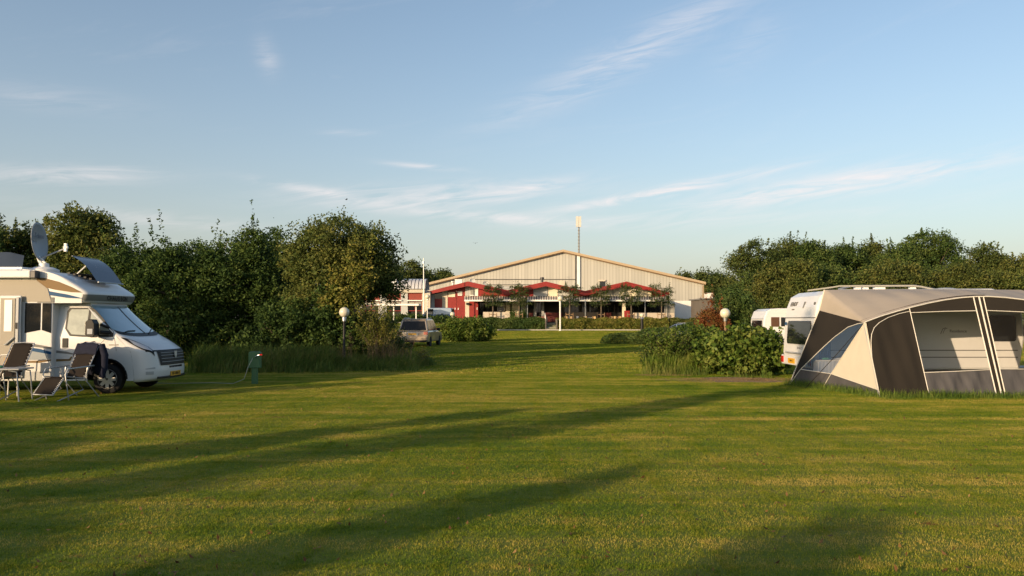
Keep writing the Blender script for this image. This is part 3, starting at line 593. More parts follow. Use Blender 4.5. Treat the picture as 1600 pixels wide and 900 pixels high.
wallp(mb, 733.1, 757, redp, y1=470.5); wallp(mb, 757.1, 833.5, redp, y1=470.5); wallp(mb, 1018.3, 1044, redp, y1=470.5)
for x0, x1, m in ((833.6, 855.4, grey_wall), (856.1, 871.4, cream), (872.1, 895, grey_wall), (895.1, 935, redp), (935.1, 957.4, cream), (958.1, 1018.2, cream)): wallp(mb, x0, x1, m, y1=470.5)
mb.build('wall', t, True)
mb = MB()
for x in (855.7, 871.8, 895.3, 957.8): mb = MB(); wallp(mb, x - .35, x + .35, steeld, y1=463, d0=-.04, d1=.02); mb.build('gable_mullion', t, True)
pass
mb = MB(); wallp(mb, 679, 690.9, glassd, y1=466.9, d0=.1, d1=.2); mb.build('window', t, True)
mb = MB(); wallp(mb, 679, 690.9, redp, y0=467, d0=.02, d1=.2); mb.build('red_panel', t, True)
for x0, x1, hx in ((699.5, 713.1, 711), (713.5, 726.7, 716)):
    mb = MB(); wallp(mb, x0, x1, redp, d0=.05, d1=.2); o = mb.build('door', t, True); tag(o, 'tall red panelled door')
    mb = MB(); mb.pbox(hx - .6, 481, hx + .6, 484, YW - .03, YW + .04, whitep); mb.build('handle', o, True)
mb = MB(); mb.pbox(700.3, 456.3, 711, 464, YW - .02, YW + .04, cream); mb.build('window_panel', t, True)
mb = MB(); mb.pbox(715.2, 454.8, 722, 462, YW - .04, YW + .04, whitep); o = mb.build('wall_sign', t, True)
mb = MB()
for i in range(3): mb.pbox(716 + i * 1.9, 456, 717.3 + i * 1.9, 460.6, YW - .06, YW - .045, grey_wall)
mb.build('sign_marks', o, True)
mb = MB(); mb.pbox(733.4, 448.8, 747, 462.2, YW - .05, YW - .002, whitep); o = mb.build('window', t, True)
mb = MB(); mb.pbox(734.6, 450, 742, 460.8, YW - .08, YW - .055, glassl); mb.build('pane', o, True)
mb = MB(); wallp(mb, 727.2, 732.8, grey_wall, y1=462, d0=-.12, d1=-.004); mb.build('grey_box', t, True)
mb = MB(); mb.pbox(733.4, 471, 747, 499, YW + .02, YW + .2, redp); o = mb.build('door', t, True)
mb = MB(); mb.pbox(745, 480.5, 746, 484, YW - .04, YW + .015, whitep); mb.build('handle', o, True)
mb = MB(); mb.pbox(728.3, 473, 732, 476, YW - .5, YW - .01, glassd); mb.build('wall_lamp', t, True)
# recessed terrace glazing
YR = 116.4
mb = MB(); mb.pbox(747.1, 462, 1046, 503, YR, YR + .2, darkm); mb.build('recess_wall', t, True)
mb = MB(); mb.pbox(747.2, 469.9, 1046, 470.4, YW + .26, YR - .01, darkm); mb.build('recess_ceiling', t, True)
q = random.Random(5)
def rpart(nm, x0, y0, x1, y1, m, Y0, Y1, lab=None):
    mb = MB(); mb.pbox(x0, y0, x1, y1, Y0, Y1, m); o = mb.build(nm, t, True)
    if lab: tag(o, lab)
    return o
for x0, x1 in ((749, 756), (759, 765), (838, 845), (880, 905), (910, 917), (921, 934), (937, 958), (960, 972), (983, 1006), (1010, 1024), (1026, 1036)):
    o = rpart('window', x0, 472.5, x1, 488, glassd, YR - .08, YR - .002)
    mb = MB(); w = x1 - x0
    for k in range(1, max(2, int(w / 6))): xx = x0 + w * k / max(2, int(w / 6)); mb.pbox(xx - .25, 472.6, xx + .25, 488, YR - .14, YR - .082, steeld)
    mb.build('mullion', o, True)
o = rpart('window', 777, 474, 788.5, 486, whitep, YR - .1, YR - .002, 'white framed window with a pale blind'); mb = MB(); mb.pbox(778, 479, 787.6, 485.3, YR - .13, YR - .105, glassd); mb.build('pane', o, True)
for x0, x1, m in ((790, 797, cream), (800, 812, cream), (814, 822, grey_wall), (846, 850, grey_wall), (834, 838, grey_wall), (972.5, 977.6, cream)):
    rpart('pillar', x0, 470.5, x1, 503, m, YR - .5 if x0 < 900 else YW - 1.2, YR - .15 if x0 < 900 else YW - .8)
for x0, x1 in ((766, 776), (826, 833), (852, 878), (944, 955), (978, 986)): rpart('red_panel', x0, 488.5, x1, 503, mat('shaded_red_panel', (.10, .012, .01), .6, var=.2), YR - .3, YR - .16)  # red darkened in the material to stand in for recess shade
for x in (889.5, 914.5, 939.5, 1008, 824): rpart('post', x - .6, 469, x + .6, 499, metal, YW - 2.2, YW - 2.1)
rpart('screen_panel', 754.8, 487.4, 796.8, 498.5, mat('screen_beige', (.50, .44, .36), .5, var=.1, vscale=2), YW - 1.9, YW - 1.8)
rpart('screen_panel', 989, 488.8, 1054.5, 500, MATS['screen_beige'], YW - 1.9, YW - 1.8)
rpart('glass_screen', 1038, 474.5, 1054.5, 488.7, glassl, YW - 1.86, YW - 1.84)
for x in (1039, 1046, 1054): rpart('post', x - .35, 473.8, x + .35, 500, metal, YW - 1.95, YW - 1.91)
rpart('planter_wall', 975.5, 485.5, 984, 499, redp, YW - 2.4, YW - 2.2)
# awnings
aw1 = mat('awning_stripe_light', (.62, .58, .52), .7); aw2 = mat('awning_stripe_dark', (.10, .09, .10), .7)
for x0, x1 in ((725.5, 764), (764.5, 822), (824, 916), (916.5, 984.4), (985, 1043)):
    Yt, Yb = YW - .01, YW - 2.0; k = int(round((x1 - x0) / 3.9)); w = (x1 - x0) / k; mb = MB()
    for i in range(k):
        for j, m in ((0, aw1), (.5, aw2)):
            xa = x0 + (i + j) * w; xb = xa + w * .5; A, B_, C_, D_ = at(xa, 462.8, Yt), at(xb, 462.8, Yt), at(xb, 468.6, Yb), at(xa, 468.6, Yb)
            mb.add([A, B_, C_, D_, A + Vector((0, 0, -.04)), B_ + Vector((0, 0, -.04)), C_ + Vector((0, 0, -.04)), D_ + Vector((0, 0, -.04))], [(3, 2, 1, 0), (4, 5, 6, 7), (0, 1, 5, 4), (1, 2, 6, 5), (2, 3, 7, 6), (3, 0, 4, 7)], m)
    o = mb.build('awning', t, True)
    mb = MB(); mb.pbox(x0, 468.4, x1, 470.8, YW - 2.15, YW - 2.02, whitep); mb.build('front_rail', o, True)
# roof top equipment
for nm, px, py, w, h, m in (('roof_fan', 707.5, 442, 6, 5, metal), ('air_unit', 717, 440.5, 11, 6, whitep), ('roof_fan', 847, 436.5, 6.5, 6, steeld), ('roof_hatch', 791, 449.6, 14, 2.6, grey_wall)):
    A = at(px, py, 116); k = 116 / F; mb = MB()
    if nm == 'roof_fan':
        mb.lathe([(w * k * .3, -h * k * .7), (w * k * .3, 0), (w * k * .5, h * k * .1), (w * k * .5, h * k * .5), (.01, h * k * .6)], A, m, 14)
    else:
        mb.box((A.x - w * k / 2, 115.4, A.z - h * k * .7), (A.x + w * k / 2, 116.6, A.z + h * k / 2), m); mb.box((A.x - w * k / 2 - .06, 115.3, A.z + h * k / 2), (A.x + w * k / 2 + .06, 116.7, A.z + h * k / 2 + .08), m)
    mb.build(nm, t, True)
for px, py in ((738.5, 438.4), (759, 442.6)):
    A = at(px, py, 117); mb = MB(); rows = []
    for i in range(6):
        a = i / 5 * .5; rows.append([(A.x + .42 * math.sin(a) / math.sin(.5) * math.cos(u), A.y - .25 * (1 - math.cos(a)) * 6, A.z + .3 * math.sin(a) / math.sin(.5) * math.sin(u)) for u in [2 * math.pi * j / 14 for j in range(15)]])
    mb.grid(rows, grey_wall); mb.tube([A + Vector((0, .05, -1.2)), A], .04, metal, 6); mb.build('satellite_dish', t, True)
# left annex with barrel skylight
YA = 111.0
t = thing('annex_building', at(630, 498, YA), 'flat roofed annex with beige pillars, red panels and a barrel skylight behind the grey car', 'building')
mb = MB()
for x0, x1 in ((560, 566), (593.7, 604), (626.5, 637), (659.4, 672)): mb.pbox(x0, 457.6, x1, 503, YA - .15, YA + .3, beige_wall if x0 > 640 else grey_wall)
mb.build('pillar', t, True); mb = MB(); mb.pbox(560, 457.6, 672, 503, YA + .31, YA + .4, darkm); mb.build('dark_backing', t, True); mb = MB(); mb.box((at(560, 460, YA).x, YA + .41, 0), (at(672, 460, YA).x, YA + 13, at(0, 456, YA).z), grey_wall); mb.build('wall', t, True)
mb = MB(); mb.pbox(558, 452.3, 663.5, 457.4, YA - .4, YA + 12, mat('roof_band', (.50, .45, .36), .6, var=.1)); mb.build('roof_band', t, True)
for x0, x1 in ((566.2, 593.5), (604.1, 626.4), (637.1, 659.3)):
    mb = MB(); mb.pbox(x0, 457.8, x1, 468.6, YA, YA + .3, redb); mb.build('red_panel', t, True)
    mb = MB(); mb.pbox(x0 - 1, 468.8, x1 + 1, 470.4, YA - .35, YA + .3, whitep); mb.build('sill', t, True)
    mb = MB(); mb.pbox(x0, 470.6, x1, 486, YA + .05, YA + .3, redp); o = mb.build('window', t, True)
    xm = (x0 + x1) / 2
    for xa, xb in ((x0 + .9, xm - .5), (xm + .5, x1 - .9)):
        mb = MB(); mb.pbox(xa, 471.8, xb, 477.5, YA + .02, YA + .045, glassl); mb.pbox(xa, 478, xb, 485, YA + .02, YA + .045, glassd); mb.build('pane', o, True)
# barrel skylight
c = at(640, 452.3, YA + 5); k = (YA + 5) / F; mb = MB(); rows = []
for j in range(13):
    a = math.pi * j / 12; rows.append([(c.x + (xx - 640) * k, c.y + 2.6 * math.cos(a), c.z + 1.55 * math.sin(a)) for xx in (623, 668)])
glaz = mat('frosted_glazing', (.50, .50, .52), .25, var=.12, vscale=.8)
mb.grid(rows, glaz)
o = mb.build('skylight', t, True, smooth=60); mb = MB()
for xx in np.linspace(623.3, 667.7, 9):
    mb.tube([(c.x + (xx - 640) * k, c.y + 2.62 * math.cos(math.pi * j / 12), c.z + 1.57 * math.sin(math.pi * j / 12)) for j in range(13)], .04, steeld, 5)
mb.build('glazing_bar', o, True)
mb = MB(); mb.add([(r[0][0], r[0][1], r[0][2]) for r in rows], [tuple(range(13))], whitep); e0 = c.x + (608 - 640) * k
pr_ = [(0, 0, 0)]; mb.prism([(c.x + (623 - 640) * k - .01, c.y - 2.6, c.z), (c.x + (623 - 640) * k - .01, c.y - 2.3, c.z + 1.2), (c.x + (623 - 640) * k - .01, c.y - 1, c.z + 1.5), (c.x + (617 - 640) * k, c.y - 1, c.z + 1.35), (e0, c.y - 2.3, c.z + .55), (e0, c.y - 2.6, c.z)], (0, 3.4, 0), whitep); mb.build('skylight_end', o, True)
# pergola frame in front of annex
t = thing('carport_frame', at(620, 500, 92), 'low flat frame of a shelter standing before the annex windows', 'shelter')
mb = MB(); mb.pbox(588, 474.6, 654, 477.6, 91.5, 94, whitep); mb.build('roof', t, True)
for x in (615, 650, 592):
    mb = MB(); mb.pbox(x - .8, 477.7, x + .8, 500, 92, 92.15, whitep); mb.build('post', t, True)
# flagpole
t = thing('flagpole', at(662, 500, 106), 'slim white flagpole with a small head at the annex corner', 'flagpole')
mb = MB(); mb.tube([at(662.3, 500, 106), at(661.8, 403, 106)], [.09, .05], whitep, 8); mb.tube([at(661.8, 412, 106), at(661.8, 408, 106)], .12, metal, 8); mb.build('pole', t, True)
# grey shed with chimney at the right
t = thing('flat_roof_shed', at(1135, 498, 105), 'long low dark shed with a flat roof between the hall and the grove', 'building')
gs = mat('brown_grey_wall', (.13, .115, .10), .8, var=.2, vscale=1)
mb = MB(); mb.pbox(1101, 467.5, 1172, 502, 105, 113, gs); mb.build('wall', t, True); mb = MB(); mb.pbox(1100, 465.3, 1173, 467.4, 104.6, 113.4, roofm); mb.build('roof', t, True)
mb = MB(); mb.pbox(1104.5, 458, 1114, 465.2, 107, 108.5, white_wall); mb.pbox(1104, 457.2, 1114.5, 457.9, 106.9, 108.6, metal); mb.build('chimney', t, True)
mb = MB(); mb.pbox(1128, 480, 1172, 502, 103.5, 104.5, mat('fence_wood', (.22, .15, .09), .8, var=.2)); mb.build('lean_to', t, True)

# trained flat trees with stakes in front of the terrace
r = np.random.default_rng(200)
for i, (px, w, lab) in enumerate(((770, 12.5, 'trained flat crowned tree leftmost before the terrace, beside the red door'), (811, 12, 'trained flat crowned tree second from the left, before the cream pillars'), (890, 13, 'trained flat crowned tree right of the tall white globe lamp'),
    (939, 13, 'trained flat crowned tree before the valley of the red roof right of centre'), (986, 14.5, 'trained flat crowned tree under the right roof peak'), (1033.5, 15, 'trained flat crowned tree rightmost, at the end of the red roof'))):
    Y = 109.9; X = (px - 800) / F * Y; z0 = gz(X, Y); t = thing('trained_tree', (X, Y, z0), lab, 'tree', 'trained trees before the terrace'); k = Y / F
    ztop = at(px, 449, Y).z - z0; zbot = at(px, 478, Y).z - z0; W = w * k * 1.15; P = []
    for lv in range(5):
        z = zbot + .25 + (ztop - zbot - .3) * lv / 4; nseg = 6
        for s in range(nseg):
            cx = -W + 2 * W * (s + .5) / nseg + r.normal() * .12; rad = .22 + .12 * r.random()
            if r.random() < .08: continue
            P.append(np.array([cx, r.normal() * .1, z + r.normal() * .1]) + r.normal(size=(70, 3)) * rad * [.7, .7, .5])
        if lv == 4:
            for s in range(5): P.append(np.array([r.uniform(-W, W), 0, ztop + .1]) + r.normal(size=(40, 3)) * [.1, .1, .3])
    np_mesh('crown', leaves(np.concatenate(P), .19, r), 4, L_esp, t)
    mb = MB(); mb.tube([(0, 0, -.1), (.03, 0, zbot), (0, 0, ztop)], [.11, .09, .03], bark, 7)
    for lv in range(5):
        z = zbot + .25 + (ztop - zbot - .3) * lv / 4; mb.tube([(-W, 0, z + .05), (0, 0, z - .1), (W, 0, z + .05)], [.02, .045, .02], bark, 5)
    mb.build('trunk', t)
    for sx in (-.5, .5):
        mb = MB(); mb.tube([(sx, .1, -.05), (sx, .1, 1.5)], .05, wood, 6); mb.build('stake', t)
    mb = MB(); mb.box((-.52, .02, 1.2), (.52, .05, 1.3), wood); mb.build('cross_bar', t)
# bank planting
strip_hedge('bank_planting', (-9.5, 108.8), (4.6, 108.8), .9, .9, 1.0, 9000, .3, L_green, 'dark low planting below the red doors and beige screen', 210, 'hedge', 'low planting on the terrace bank')
strip_hedge('bank_planting', (6.1, 108.8), (21.5, 108.7), .9, .85, 1.0, 10000, .3, L_yel, 'yellow green low planting below the terrace chairs, right of the steps', 211, 'hedge', 'low planting on the terrace bank')
strip_hedge('bank_planting', (21.8, 108.8), (30, 108.4), 1.1, .8, 1.0, 6000, .3, L_brown, 'dull low planting below the hall at the right end of the bank', 212, 'hedge', 'low planting on the terrace bank')
ptree('bank_shrub', 668, 96, [(650, 498, 30, 4), (690, 499, 24, 4), (625, 497, 22, 5)], 7000, .24, L_green, 'low shrubs before the annex left of the blue van', cat='shrub', clump=.5, seed=215)
t = thing('terrace_steps', at(845, 508, 108), 'short grey brick steps leading up through the bank planting', 'steps')
mb = MB()
for i in range(5):
    z = gz(4, 107.6) + (ZT - gz(4, 107.6)) * (i + 1) / 5; mb.box((4.7, 107.8 + i * .5, 0), (6.05, 107.8 + (i + 1) * .5, z), paving)
mb.build('treads', t, True); mb = MB(); mb.box((4.55, 107.8, 0), (4.68, 110.3, ZT + .5), gs); mb.box((6.07, 107.8, 0), (6.2, 110.3, ZT + .5), gs); mb.build('side_wall', t, True)
mb = MB(); mb.tube([(4.6, 108, ZT - .4), (4.6, 108, ZT + .9), (4.6, 110.2, ZT + 1.4), (4.6, 110.2, ZT)], .04, whitep, 6); mb.build('handrail', t, True)

# terrace chairs and tables
rat = mat('rattan', (.42, .29, .14), .7, var=.25, vscale=14); whc = mat('white_plastic', (.72, .72, .72), .4)
def terrace_chair(m):
    t = thing('terrace_chair', (0, 0, 0), 'chair', 'chair', 'chairs on the restaurant terrace')
    mb = MB(); mb.box((-.24, -.22, .42), (.24, .24, .47), m); mb.build('seat', t, bevel=.01)
    mb = MB(); rows = [[(math.sin(a) * .25, .24 * math.cos(a) - .02, z) for a in np.linspace(-1.5, 1.5, 9)] for z in (.47, .68, .92)]; mb.grid(rows, m); mb.build('backrest', t, smooth=60, solid=.03)
    for x in (-.21, .21):
        for y in (-.19, .2): mb = MB(); mb.tube([(x * 1.1, y * 1.1, 0), (x, y, .42)], .022, m, 5); mb.build('leg', t)
    return t
def terrace_table():
    t = thing('terrace_table', (0, 0, 0), 'table', 'table', 'tables on the restaurant terrace')
    mb = MB(); mb.box((-.6, -.38, .72), (.6, .38, .76), whc); mb.build('tabletop', t, bevel=.01)
    for x in (-.52, .52):
        for y in (-.3, .3): mb = MB(); mb.tube([(x, y, 0), (x, y, .72)], .025, metal, 5); mb.build('leg', t)
    return t
pc = terrace_chair(rat); pw = terrace_chair(whc); pt = terrace_table(); first = {id(pc): 1, id(pw): 1, id(pt): 1}
def put(proto, px, Y, rz, lab):
    o = proto if first.pop(id(proto), None) else copy_tree(proto)
    o.location = ((px - 800) / F * Y, Y, ZT); o.rotation_euler = (0, 0, rz); o['label'] = lab
put(pc, 884, 111.3, .2, 'tan rattan chair leftmost on the terrace, nearest the tall globe lamp')
put(pc, 893, 111.6, 2.9, 'tan rattan chair behind the trunk of the tree beside the globe lamp')
put(pw, 903, 111.2, 1.2, 'white chair turned sideways between two rattan chairs on the terrace')
put(pc, 914, 111.3, .1, 'rattan chair right of the white terrace chair')
put(pc, 928, 111.4, -.1, 'rattan chair just left of the trained tree before the roof valley')
put(pc, 955, 111.2, .3, 'golden lit rattan chair left of the two by the red planter')
put(pc, 961, 111.5, 2.6, 'golden lit rattan chair between two others at the red planter table')
put(pc, 968, 111.2, -.3, 'golden lit rattan chair nearest the red planter wall')
put(pc, 1002, 112.6, .1, 'rattan chair seen over the beige screen left of the metal post')
put(pc, 1018, 112.6, 2.8, 'rattan chair seen over the beige screen right of the metal post')
put(pt, 889, 112.3, 0, 'white topped table leftmost on the terrace'); put(pt, 921, 112.2, 0, 'white topped table between the rattan chairs left of the roof valley')
put(pt, 962, 112.2, 0, 'white topped table with three golden lit chairs'); put(pt, 1011, 113.4, 0, 'table behind the beige screen')
# dark lounge set left of the lamp
t = thing('lounge_sofa', at(841, 497, 112), 'dark lounge seat with reddish cushions left of the tall globe lamp on the terrace', 'sofa'); X = t.location.x; t.location.z = ZT
mb = MB(); mb.box((X - 1.3, 111.6, ZT), (X + 1.3, 112.5, ZT + .42), steeld); mb.box((X - 1.3, 112.35, ZT + .42), (X + 1.3, 112.5, ZT + .8), steeld); mb.box((X - 1.3, 111.6, ZT + .43), (X - 1.1, 112.34, ZT + .62), steeld); mb.box((X + 1.1, 111.6, ZT + .43), (X + 1.3, 112.34, ZT + .62), steeld); mb.build('frame', t, True)
for dx in (-.7, 0, .7): mb = MB(); mb.box((X + dx - .3, 112.1, ZT + .44), (X + dx + .3, 112.33, ZT + .9), mat('dusky_cushion', (.22, .10, .08), .9, var=.2)); mb.build('cushion', t, True, bevel=.06)
for px, lab in ((802, 'dark round shrub in a planter before the cream pillar'), (819, 'dark planter shrub left of the terrace steps')):
    X = (px - 800) / F * 111.2; t = thing('planter_shrub', (X, 111.2, ZT), lab, 'plant', 'planter shrubs by the terrace'); mb = MB(); mb.lathe([(.28, 0), (.38, .5), (.34, .5), (.01, .46)], (0, 0, 0), steeld, 14); mb.build('pot', t, smooth=40)
    rr = np.random.default_rng(px); np_mesh('foliage', leaves(rr.normal(size=(1400, 3)) * [.3, .3, .35] + [0, 0, 1.05], .16, rr), 4, L_green, t)

# globe lamps
globe_m = mat('opal_globe', (.62, .58, .46), .25, var=.06, vscale=3, coat=.3)
def globe_lamp(px, pyc, Y, dia, post, lab, pr=.045, grp='globe lamps of the camping field'):
    c = at(px, pyc, Y); z0 = gz(c.x, Y); t = thing('globe_lamp', (c.x, Y, z0), lab, 'lamp', grp); h = c.z - z0; R_ = dia / 2
    mb = MB(); mb.ball((0, 0, h), R_, globe_m, 28); mb.build('globe', t, smooth=80)
    mb = MB(); mb.lathe([(pr * 1.1, h - R_ - .14), (pr * 1.5, h - R_ - .13), (R_ * .42, h - R_ * .93), (R_ * .4, h - R_ * .9)], (0, 0, 0), metal, 16); mb.build('collar', t, smooth=40)
    mb = MB(); mb.lathe([(pr * 1.5, -.1), (pr * 1.5, .12), (pr, .16), (pr, h - R_ - .13)], (0, 0, 0), post, 14); mb.build('post', t, smooth=40); return t
globe_lamp(538, 488, 27.3, .357, blackp, 'cream globe lamp on a black post in the tall grass before the left hedge')
globe_lamp(1133, 489.5, 33, .42, wood, 'cream globe lamp on a short brown post above the right shrubs')
globe_lamp(875.2, 466.5, 104, .72, whitep, 'white globe lamp on a tall white post on the far lawn before the terrace', .10)
globe_lamp(668, 463.5, 88, .52, metal, 'globe lamp on a tall grey post in front of the annex corner', .07)
globe_lamp(707, 491, 78, .46, blackp, 'small globe lamp peeping over the laurel hedge right of the blue van', .05)
globe_lamp(1003, 492.5, 72, .38, blackp, 'small globe lamp on a thick black bollard post above the long low hedge', .13)
# ------------------------------------------------------------------ motorhome
paint = mat('white_vehicle_paint', (.60, .60, .605), .34, var=.04, vscale=2, coat=.3, spec=.35)
silver = mat('champagne_paint', (.34, .31, .26), .45, 0, var=.06, vscale=1.5)
greyd = mat('grey_decal', (.17, .17, .165), .4); blued = mat('blue_decal', (.015, .07, .17), .4); gold = mat('bronze_decal', (.20, .13, .06), .45, 0, var=.1)
sill = mat('grey_sill', (.34, .35, .36), .5); platem = mat('yellow_plate', (.62, .33, .02), .5); seam = mat('panel_seam', (.12, .12, .12), .6)
screen_m = mat('silver_blind_behind_glass', (.20, .29, .33), .08, var=.12, vscale=2.2, coat=1.0, spec=.8)
lampglass = mat('lamp_glass', (.55, .57, .60), .08, .2, coat=1, spec=.8); chrome = mat('chrome', (.6, .6, .6), .2, 1.0); wheelm = mat('wheel_cover', (.68, .67, .64), .32, .3, var=.05)
redl = mat('red_lamp', (.45, .01, .01), .15, coat=1); fabric_d = mat('dark_mesh_fabric', (.022, .018, .016), .9, spec=.1, var=.2, vscale=30); tubem = mat('grey_tube', (.40, .41, .42), .35, .5)
M = thing('motorhome', (-9.31, 19.2, 0), 'white low profile motorhome with open roof hatch and satellite dish, front turned to the right', 'motorhome', rz=R(-1.0))
rowsP = [(.97, .27, .95, .38, 0), (1.10, .33, .98, .48, 0), (1.14, .48, .99, .53, 0), (1.13, .62, .99, .54, 0), (1.08, .93, .99, .54, 0), (1.0, 1.02, .99, .52, .0), (.72, 1.19, .98, .42, .02), (.34, 1.345, .97, .33, .14), (-.08, 1.70, .92, .26, .07), (-.45, 2.08, .84, .20, 0), (-.62, 2.2, .82, .2, 0)]
def S(v, a, off=0, P=rowsP, n=2.7):
    i = min(len(P) - 2, int(v)); f = v - i; q = [P[max(0, i - 1)], P[i], P[i + 1], P[min(len(P) - 1, i + 2)]]
    x, z, h, c, zc = [.5 * ((2 * q[1][k]) + (-q[0][k] + q[2][k]) * f + (2 * q[0][k] - 5 * q[1][k] + 4 * q[2][k] - q[3][k]) * f * f + (-q[0][k] + 3 * q[1][k] - 3 * q[2][k] + q[3][k]) * f ** 3) for k in range(5)]
    s, co = math.sin(a), math.cos(a); w = 1 - abs(co) ** (2 / n); return Vector((x - c * w + off, h * math.copysign(abs(s) ** (2 / n), s), z + zc * w + off * .3))
def SN(v, a, off=0, P=rowsP, n=2.7):
    p = S(v, a, 0, P, n); e = .02
    if abs(a) > R(88): a2 = math.copysign(R(86), a)
    else: a2 = a
    tv = S(min(len(P) - 1.001, v + e), a2, 0, P, n) - S(max(0, v - e), a2, 0, P, n); ta = S(v, a2 + e, 0, P, n) - S(v, a2 - e, 0, P, n)
    nn = tv.cross(ta); nn = nn.normalized() if nn.length > 1e-9 else Vector((1, 0, 0))
    if nn.x * math.cos(a) + nn.y * math.sin(a) + .8 * nn.z < 0: nn = -nn
    return p + nn * off
A_ = [R(a) for a in np.linspace(-90, 90, 37)]
mb = MB(); mb.grid([[S(v, a) for a in A_] for v in np.arange(0, 9.01, .25)], paint)
def ysd(z): return .99 if z <= 1.3 else .99 - .15 * (z - 1.3) / .78
ends = [(S(v, -math.pi / 2).x, S(v, -math.pi / 2).z) for v in np.arange(9, -.01, -.25)]
def ztop(x):
    if x <= ends[0][0]: return 2.08
    for (x0, z0), (x1, z1) in zip(ends, ends[1:]):
        if x0 <= x <= x1: return z0 + (z1 - z0) * (x - x0) / max(1e-6, x1 - x0)
    return .33
def zbot(x): return .34 + math.sqrt(max(0, .45 ** 2 - x * x)) if abs(x) < .45 else .30
cx = sorted(set([-1.25, -1.0, -.8, -.66] + list(np.linspace(-.6, .62, 31)) + [-.45, .45]))
for sgn in (-1, 1):
    rows = []
    for x in cx:
        zb, zt = zbot(x), ztop(x); zs = [zb + (zt - zb) * k / 8 for k in range(9)] if zt < 1.35 else [zb + (1.3 - zb) * k / 5 for k in range(6)] + [1.3 + (zt - 1.3) * k / 3 for k in (1, 2, 3)]
        rows.append([(x, sgn * ysd(z), z) for z in zs])
    mb.grid(rows, paint)
mb.box((-1.25, -.83, 2.02), (-.5, .83, 2.1), paint)
mb.build('cab', M, smooth=35)
mb = MB(); mb.box((-1.2, -.86, .3), (.45, .86, .36), blackp); mb.box((-.46, -.8, .3), (.46, .8, .95), blackp); mb.build('underbody', M)
# arch lip
mb = MB(); mb.tube([(.46 * math.cos(t), -.985, .34 + .46 * math.sin(t)) for t in np.linspace(0, math.pi, 17)], .018, blackp, 6); mb.build('wheel_arch', M, smooth=60)
def patch(fn, m, nu=14, nv=8, name='patch', parent=None, sm=50):
    mb = MB(); mb.grid([[fn(u / nu, v / nv) for u in range(nu + 1)] for v in range(nv + 1)], m); return mb.build(name, parent or M, smooth=sm)
patch(lambda u, v: SN(7.12 + 1.72 * v, R(-78 + 156 * u), .012), screen_m, 26, 8, 'windscreen')
patch(lambda u, v: SN(6.82 + .32 * v, R(-74 + 148 * u), .010), blackp, 26, 2, 'cowl')
for a0, a1 in ((-50, -8), (10, 52)):
    mb = MB(); mb.tube([S(7.05, R(a0), .03), S(7.25, R((a0 + a1) / 2), .035), S(7.3, R(a1), .03)], .012, blackp, 5); mb.build('wiper', M)
mb = MB(); mb.tube([S(7.1 + 1.7 * k / 8, R(4), .016) for k in range(9)], .012, seam, 4); mb.build('blind_join', M)
patch(lambda u, v: SN(3.05 + 1.12 * v, R(-38 + 76 * u) * (.86 + .14 * v), .014), blackp, 14, 6, 'grille')
for k in range(4):
    mb = MB(); mb.tube([S(3.3 + .22 * k, R(a), .022) for a in np.linspace(-30, 30, 11)], .006, sill, 4); mb.build('grille_bar', M)
mb = MB(); c = S(3.75, 0, .03); mb.prism([(c.x, -.05, c.z + .08), (c.x, .05, c.z + .08), (c.x, .05, c.z - .02), (c.x, 0, c.z - .09), (c.x, -.05, c.z - .02)], (.02, 0, 0), wheelm); mb.build('emblem', M)
patch(lambda u, v: SN(4.2 + .42 * v, R(-62 + 124 * u), .008), blackp, 20, 3, 'upper_grille_trim')
for sg in (-1, 1):
    def hl(u, v, o=.012, t=1.0):
        a = 44 + 38 * u; vc = 4.5 + 1.85 * u ** .9; th = (.85 - .30 * abs(u - .3)) * (1 - u ** 3) * t + .03
        return SN(vc + (v - .5) * 2 * th, R(sg * a), o)
    o = patch(lambda u, v: hl(u, v), blackp, 14, 5, 'headlight')
    patch(lambda u, v: hl(.1 + .62 * u, v, .03, .62), mat('headlight_lens', (.42, .45, .5), .15, .3, coat=1), 12, 4, 'lens', o)
    patch(lambda u, v: SN(1.7 + .5 * v, R(sg * (50 + 18 * u)), .008), sill, 6, 3, 'fog_lamp')
    patch(lambda u, v: SN(2.65 + .28 * v * (1 - .6 * u), R(sg * (46 + 22 * u)), .006), sill, 8, 2, 'bumper_recess')
mb = MB()
for k in range(8): y = -.30 + k * .085; c = S(2.75, 0, .004); mb.box((c.x - .03, y, .565), (c.x + .005 - .06 * y * y, y + .055, .61), blackp)
mb.build('lower_intake', M)
mb = MB(); mb.tube([S(1.15, R(a), .012) for a in np.linspace(-40, 40, 13)], .03, blackp, 6); mb.build('lower_bumper_trim', M, smooth=60)
mb = MB(); mb.box((1.135, -.26, .365), (1.152, .26, .475), platem); pl = mb.build('number_plate', M)
text_obj('plate_lettering', 'BT-106-X', .10, blackp, (1.156, 0, .42), (R(90), 0, R(90)), pl, .001, .002)
# cab door window, quarter window, door seam, handle
def sp(pts, off, m, name, th=.008, parent=None):
    mb = MB(); mb.prism([(x, -(ysd(z) + off), z) for x, z in pts], (0, -th, 0), m); return mb.build(name, parent or M, bevel=.002)
frame = [(-1.03, 1.5), (-1.03, 1.9), (-.98, 1.99), (-.46, 1.99), (-.36, 1.93), (-.15, 1.72), (.12, 1.42), (.12, 1.31), (-.6, 1.31), (-.9, 1.33)]
o = sp(frame, .001, blackp, 'side_window', .004)
side_glass = mat('reflecting_side_glass', (.30, .32, .27), .1, var=.25, vscale=3, coat=1)
sp([(-.98, 1.5), (-.98, 1.88), (-.93, 1.95), (-.52, 1.95), (-.52, 1.35), (-.86, 1.37)], .006, side_glass, 'pane', .003, o)
sp([(-.46, 1.35), (-.46, 1.92), (-.38, 1.88), (-.16, 1.66), (.04, 1.42), (.04, 1.35)], .006, side_glass, 'pane', .003, o)
mb = MB()
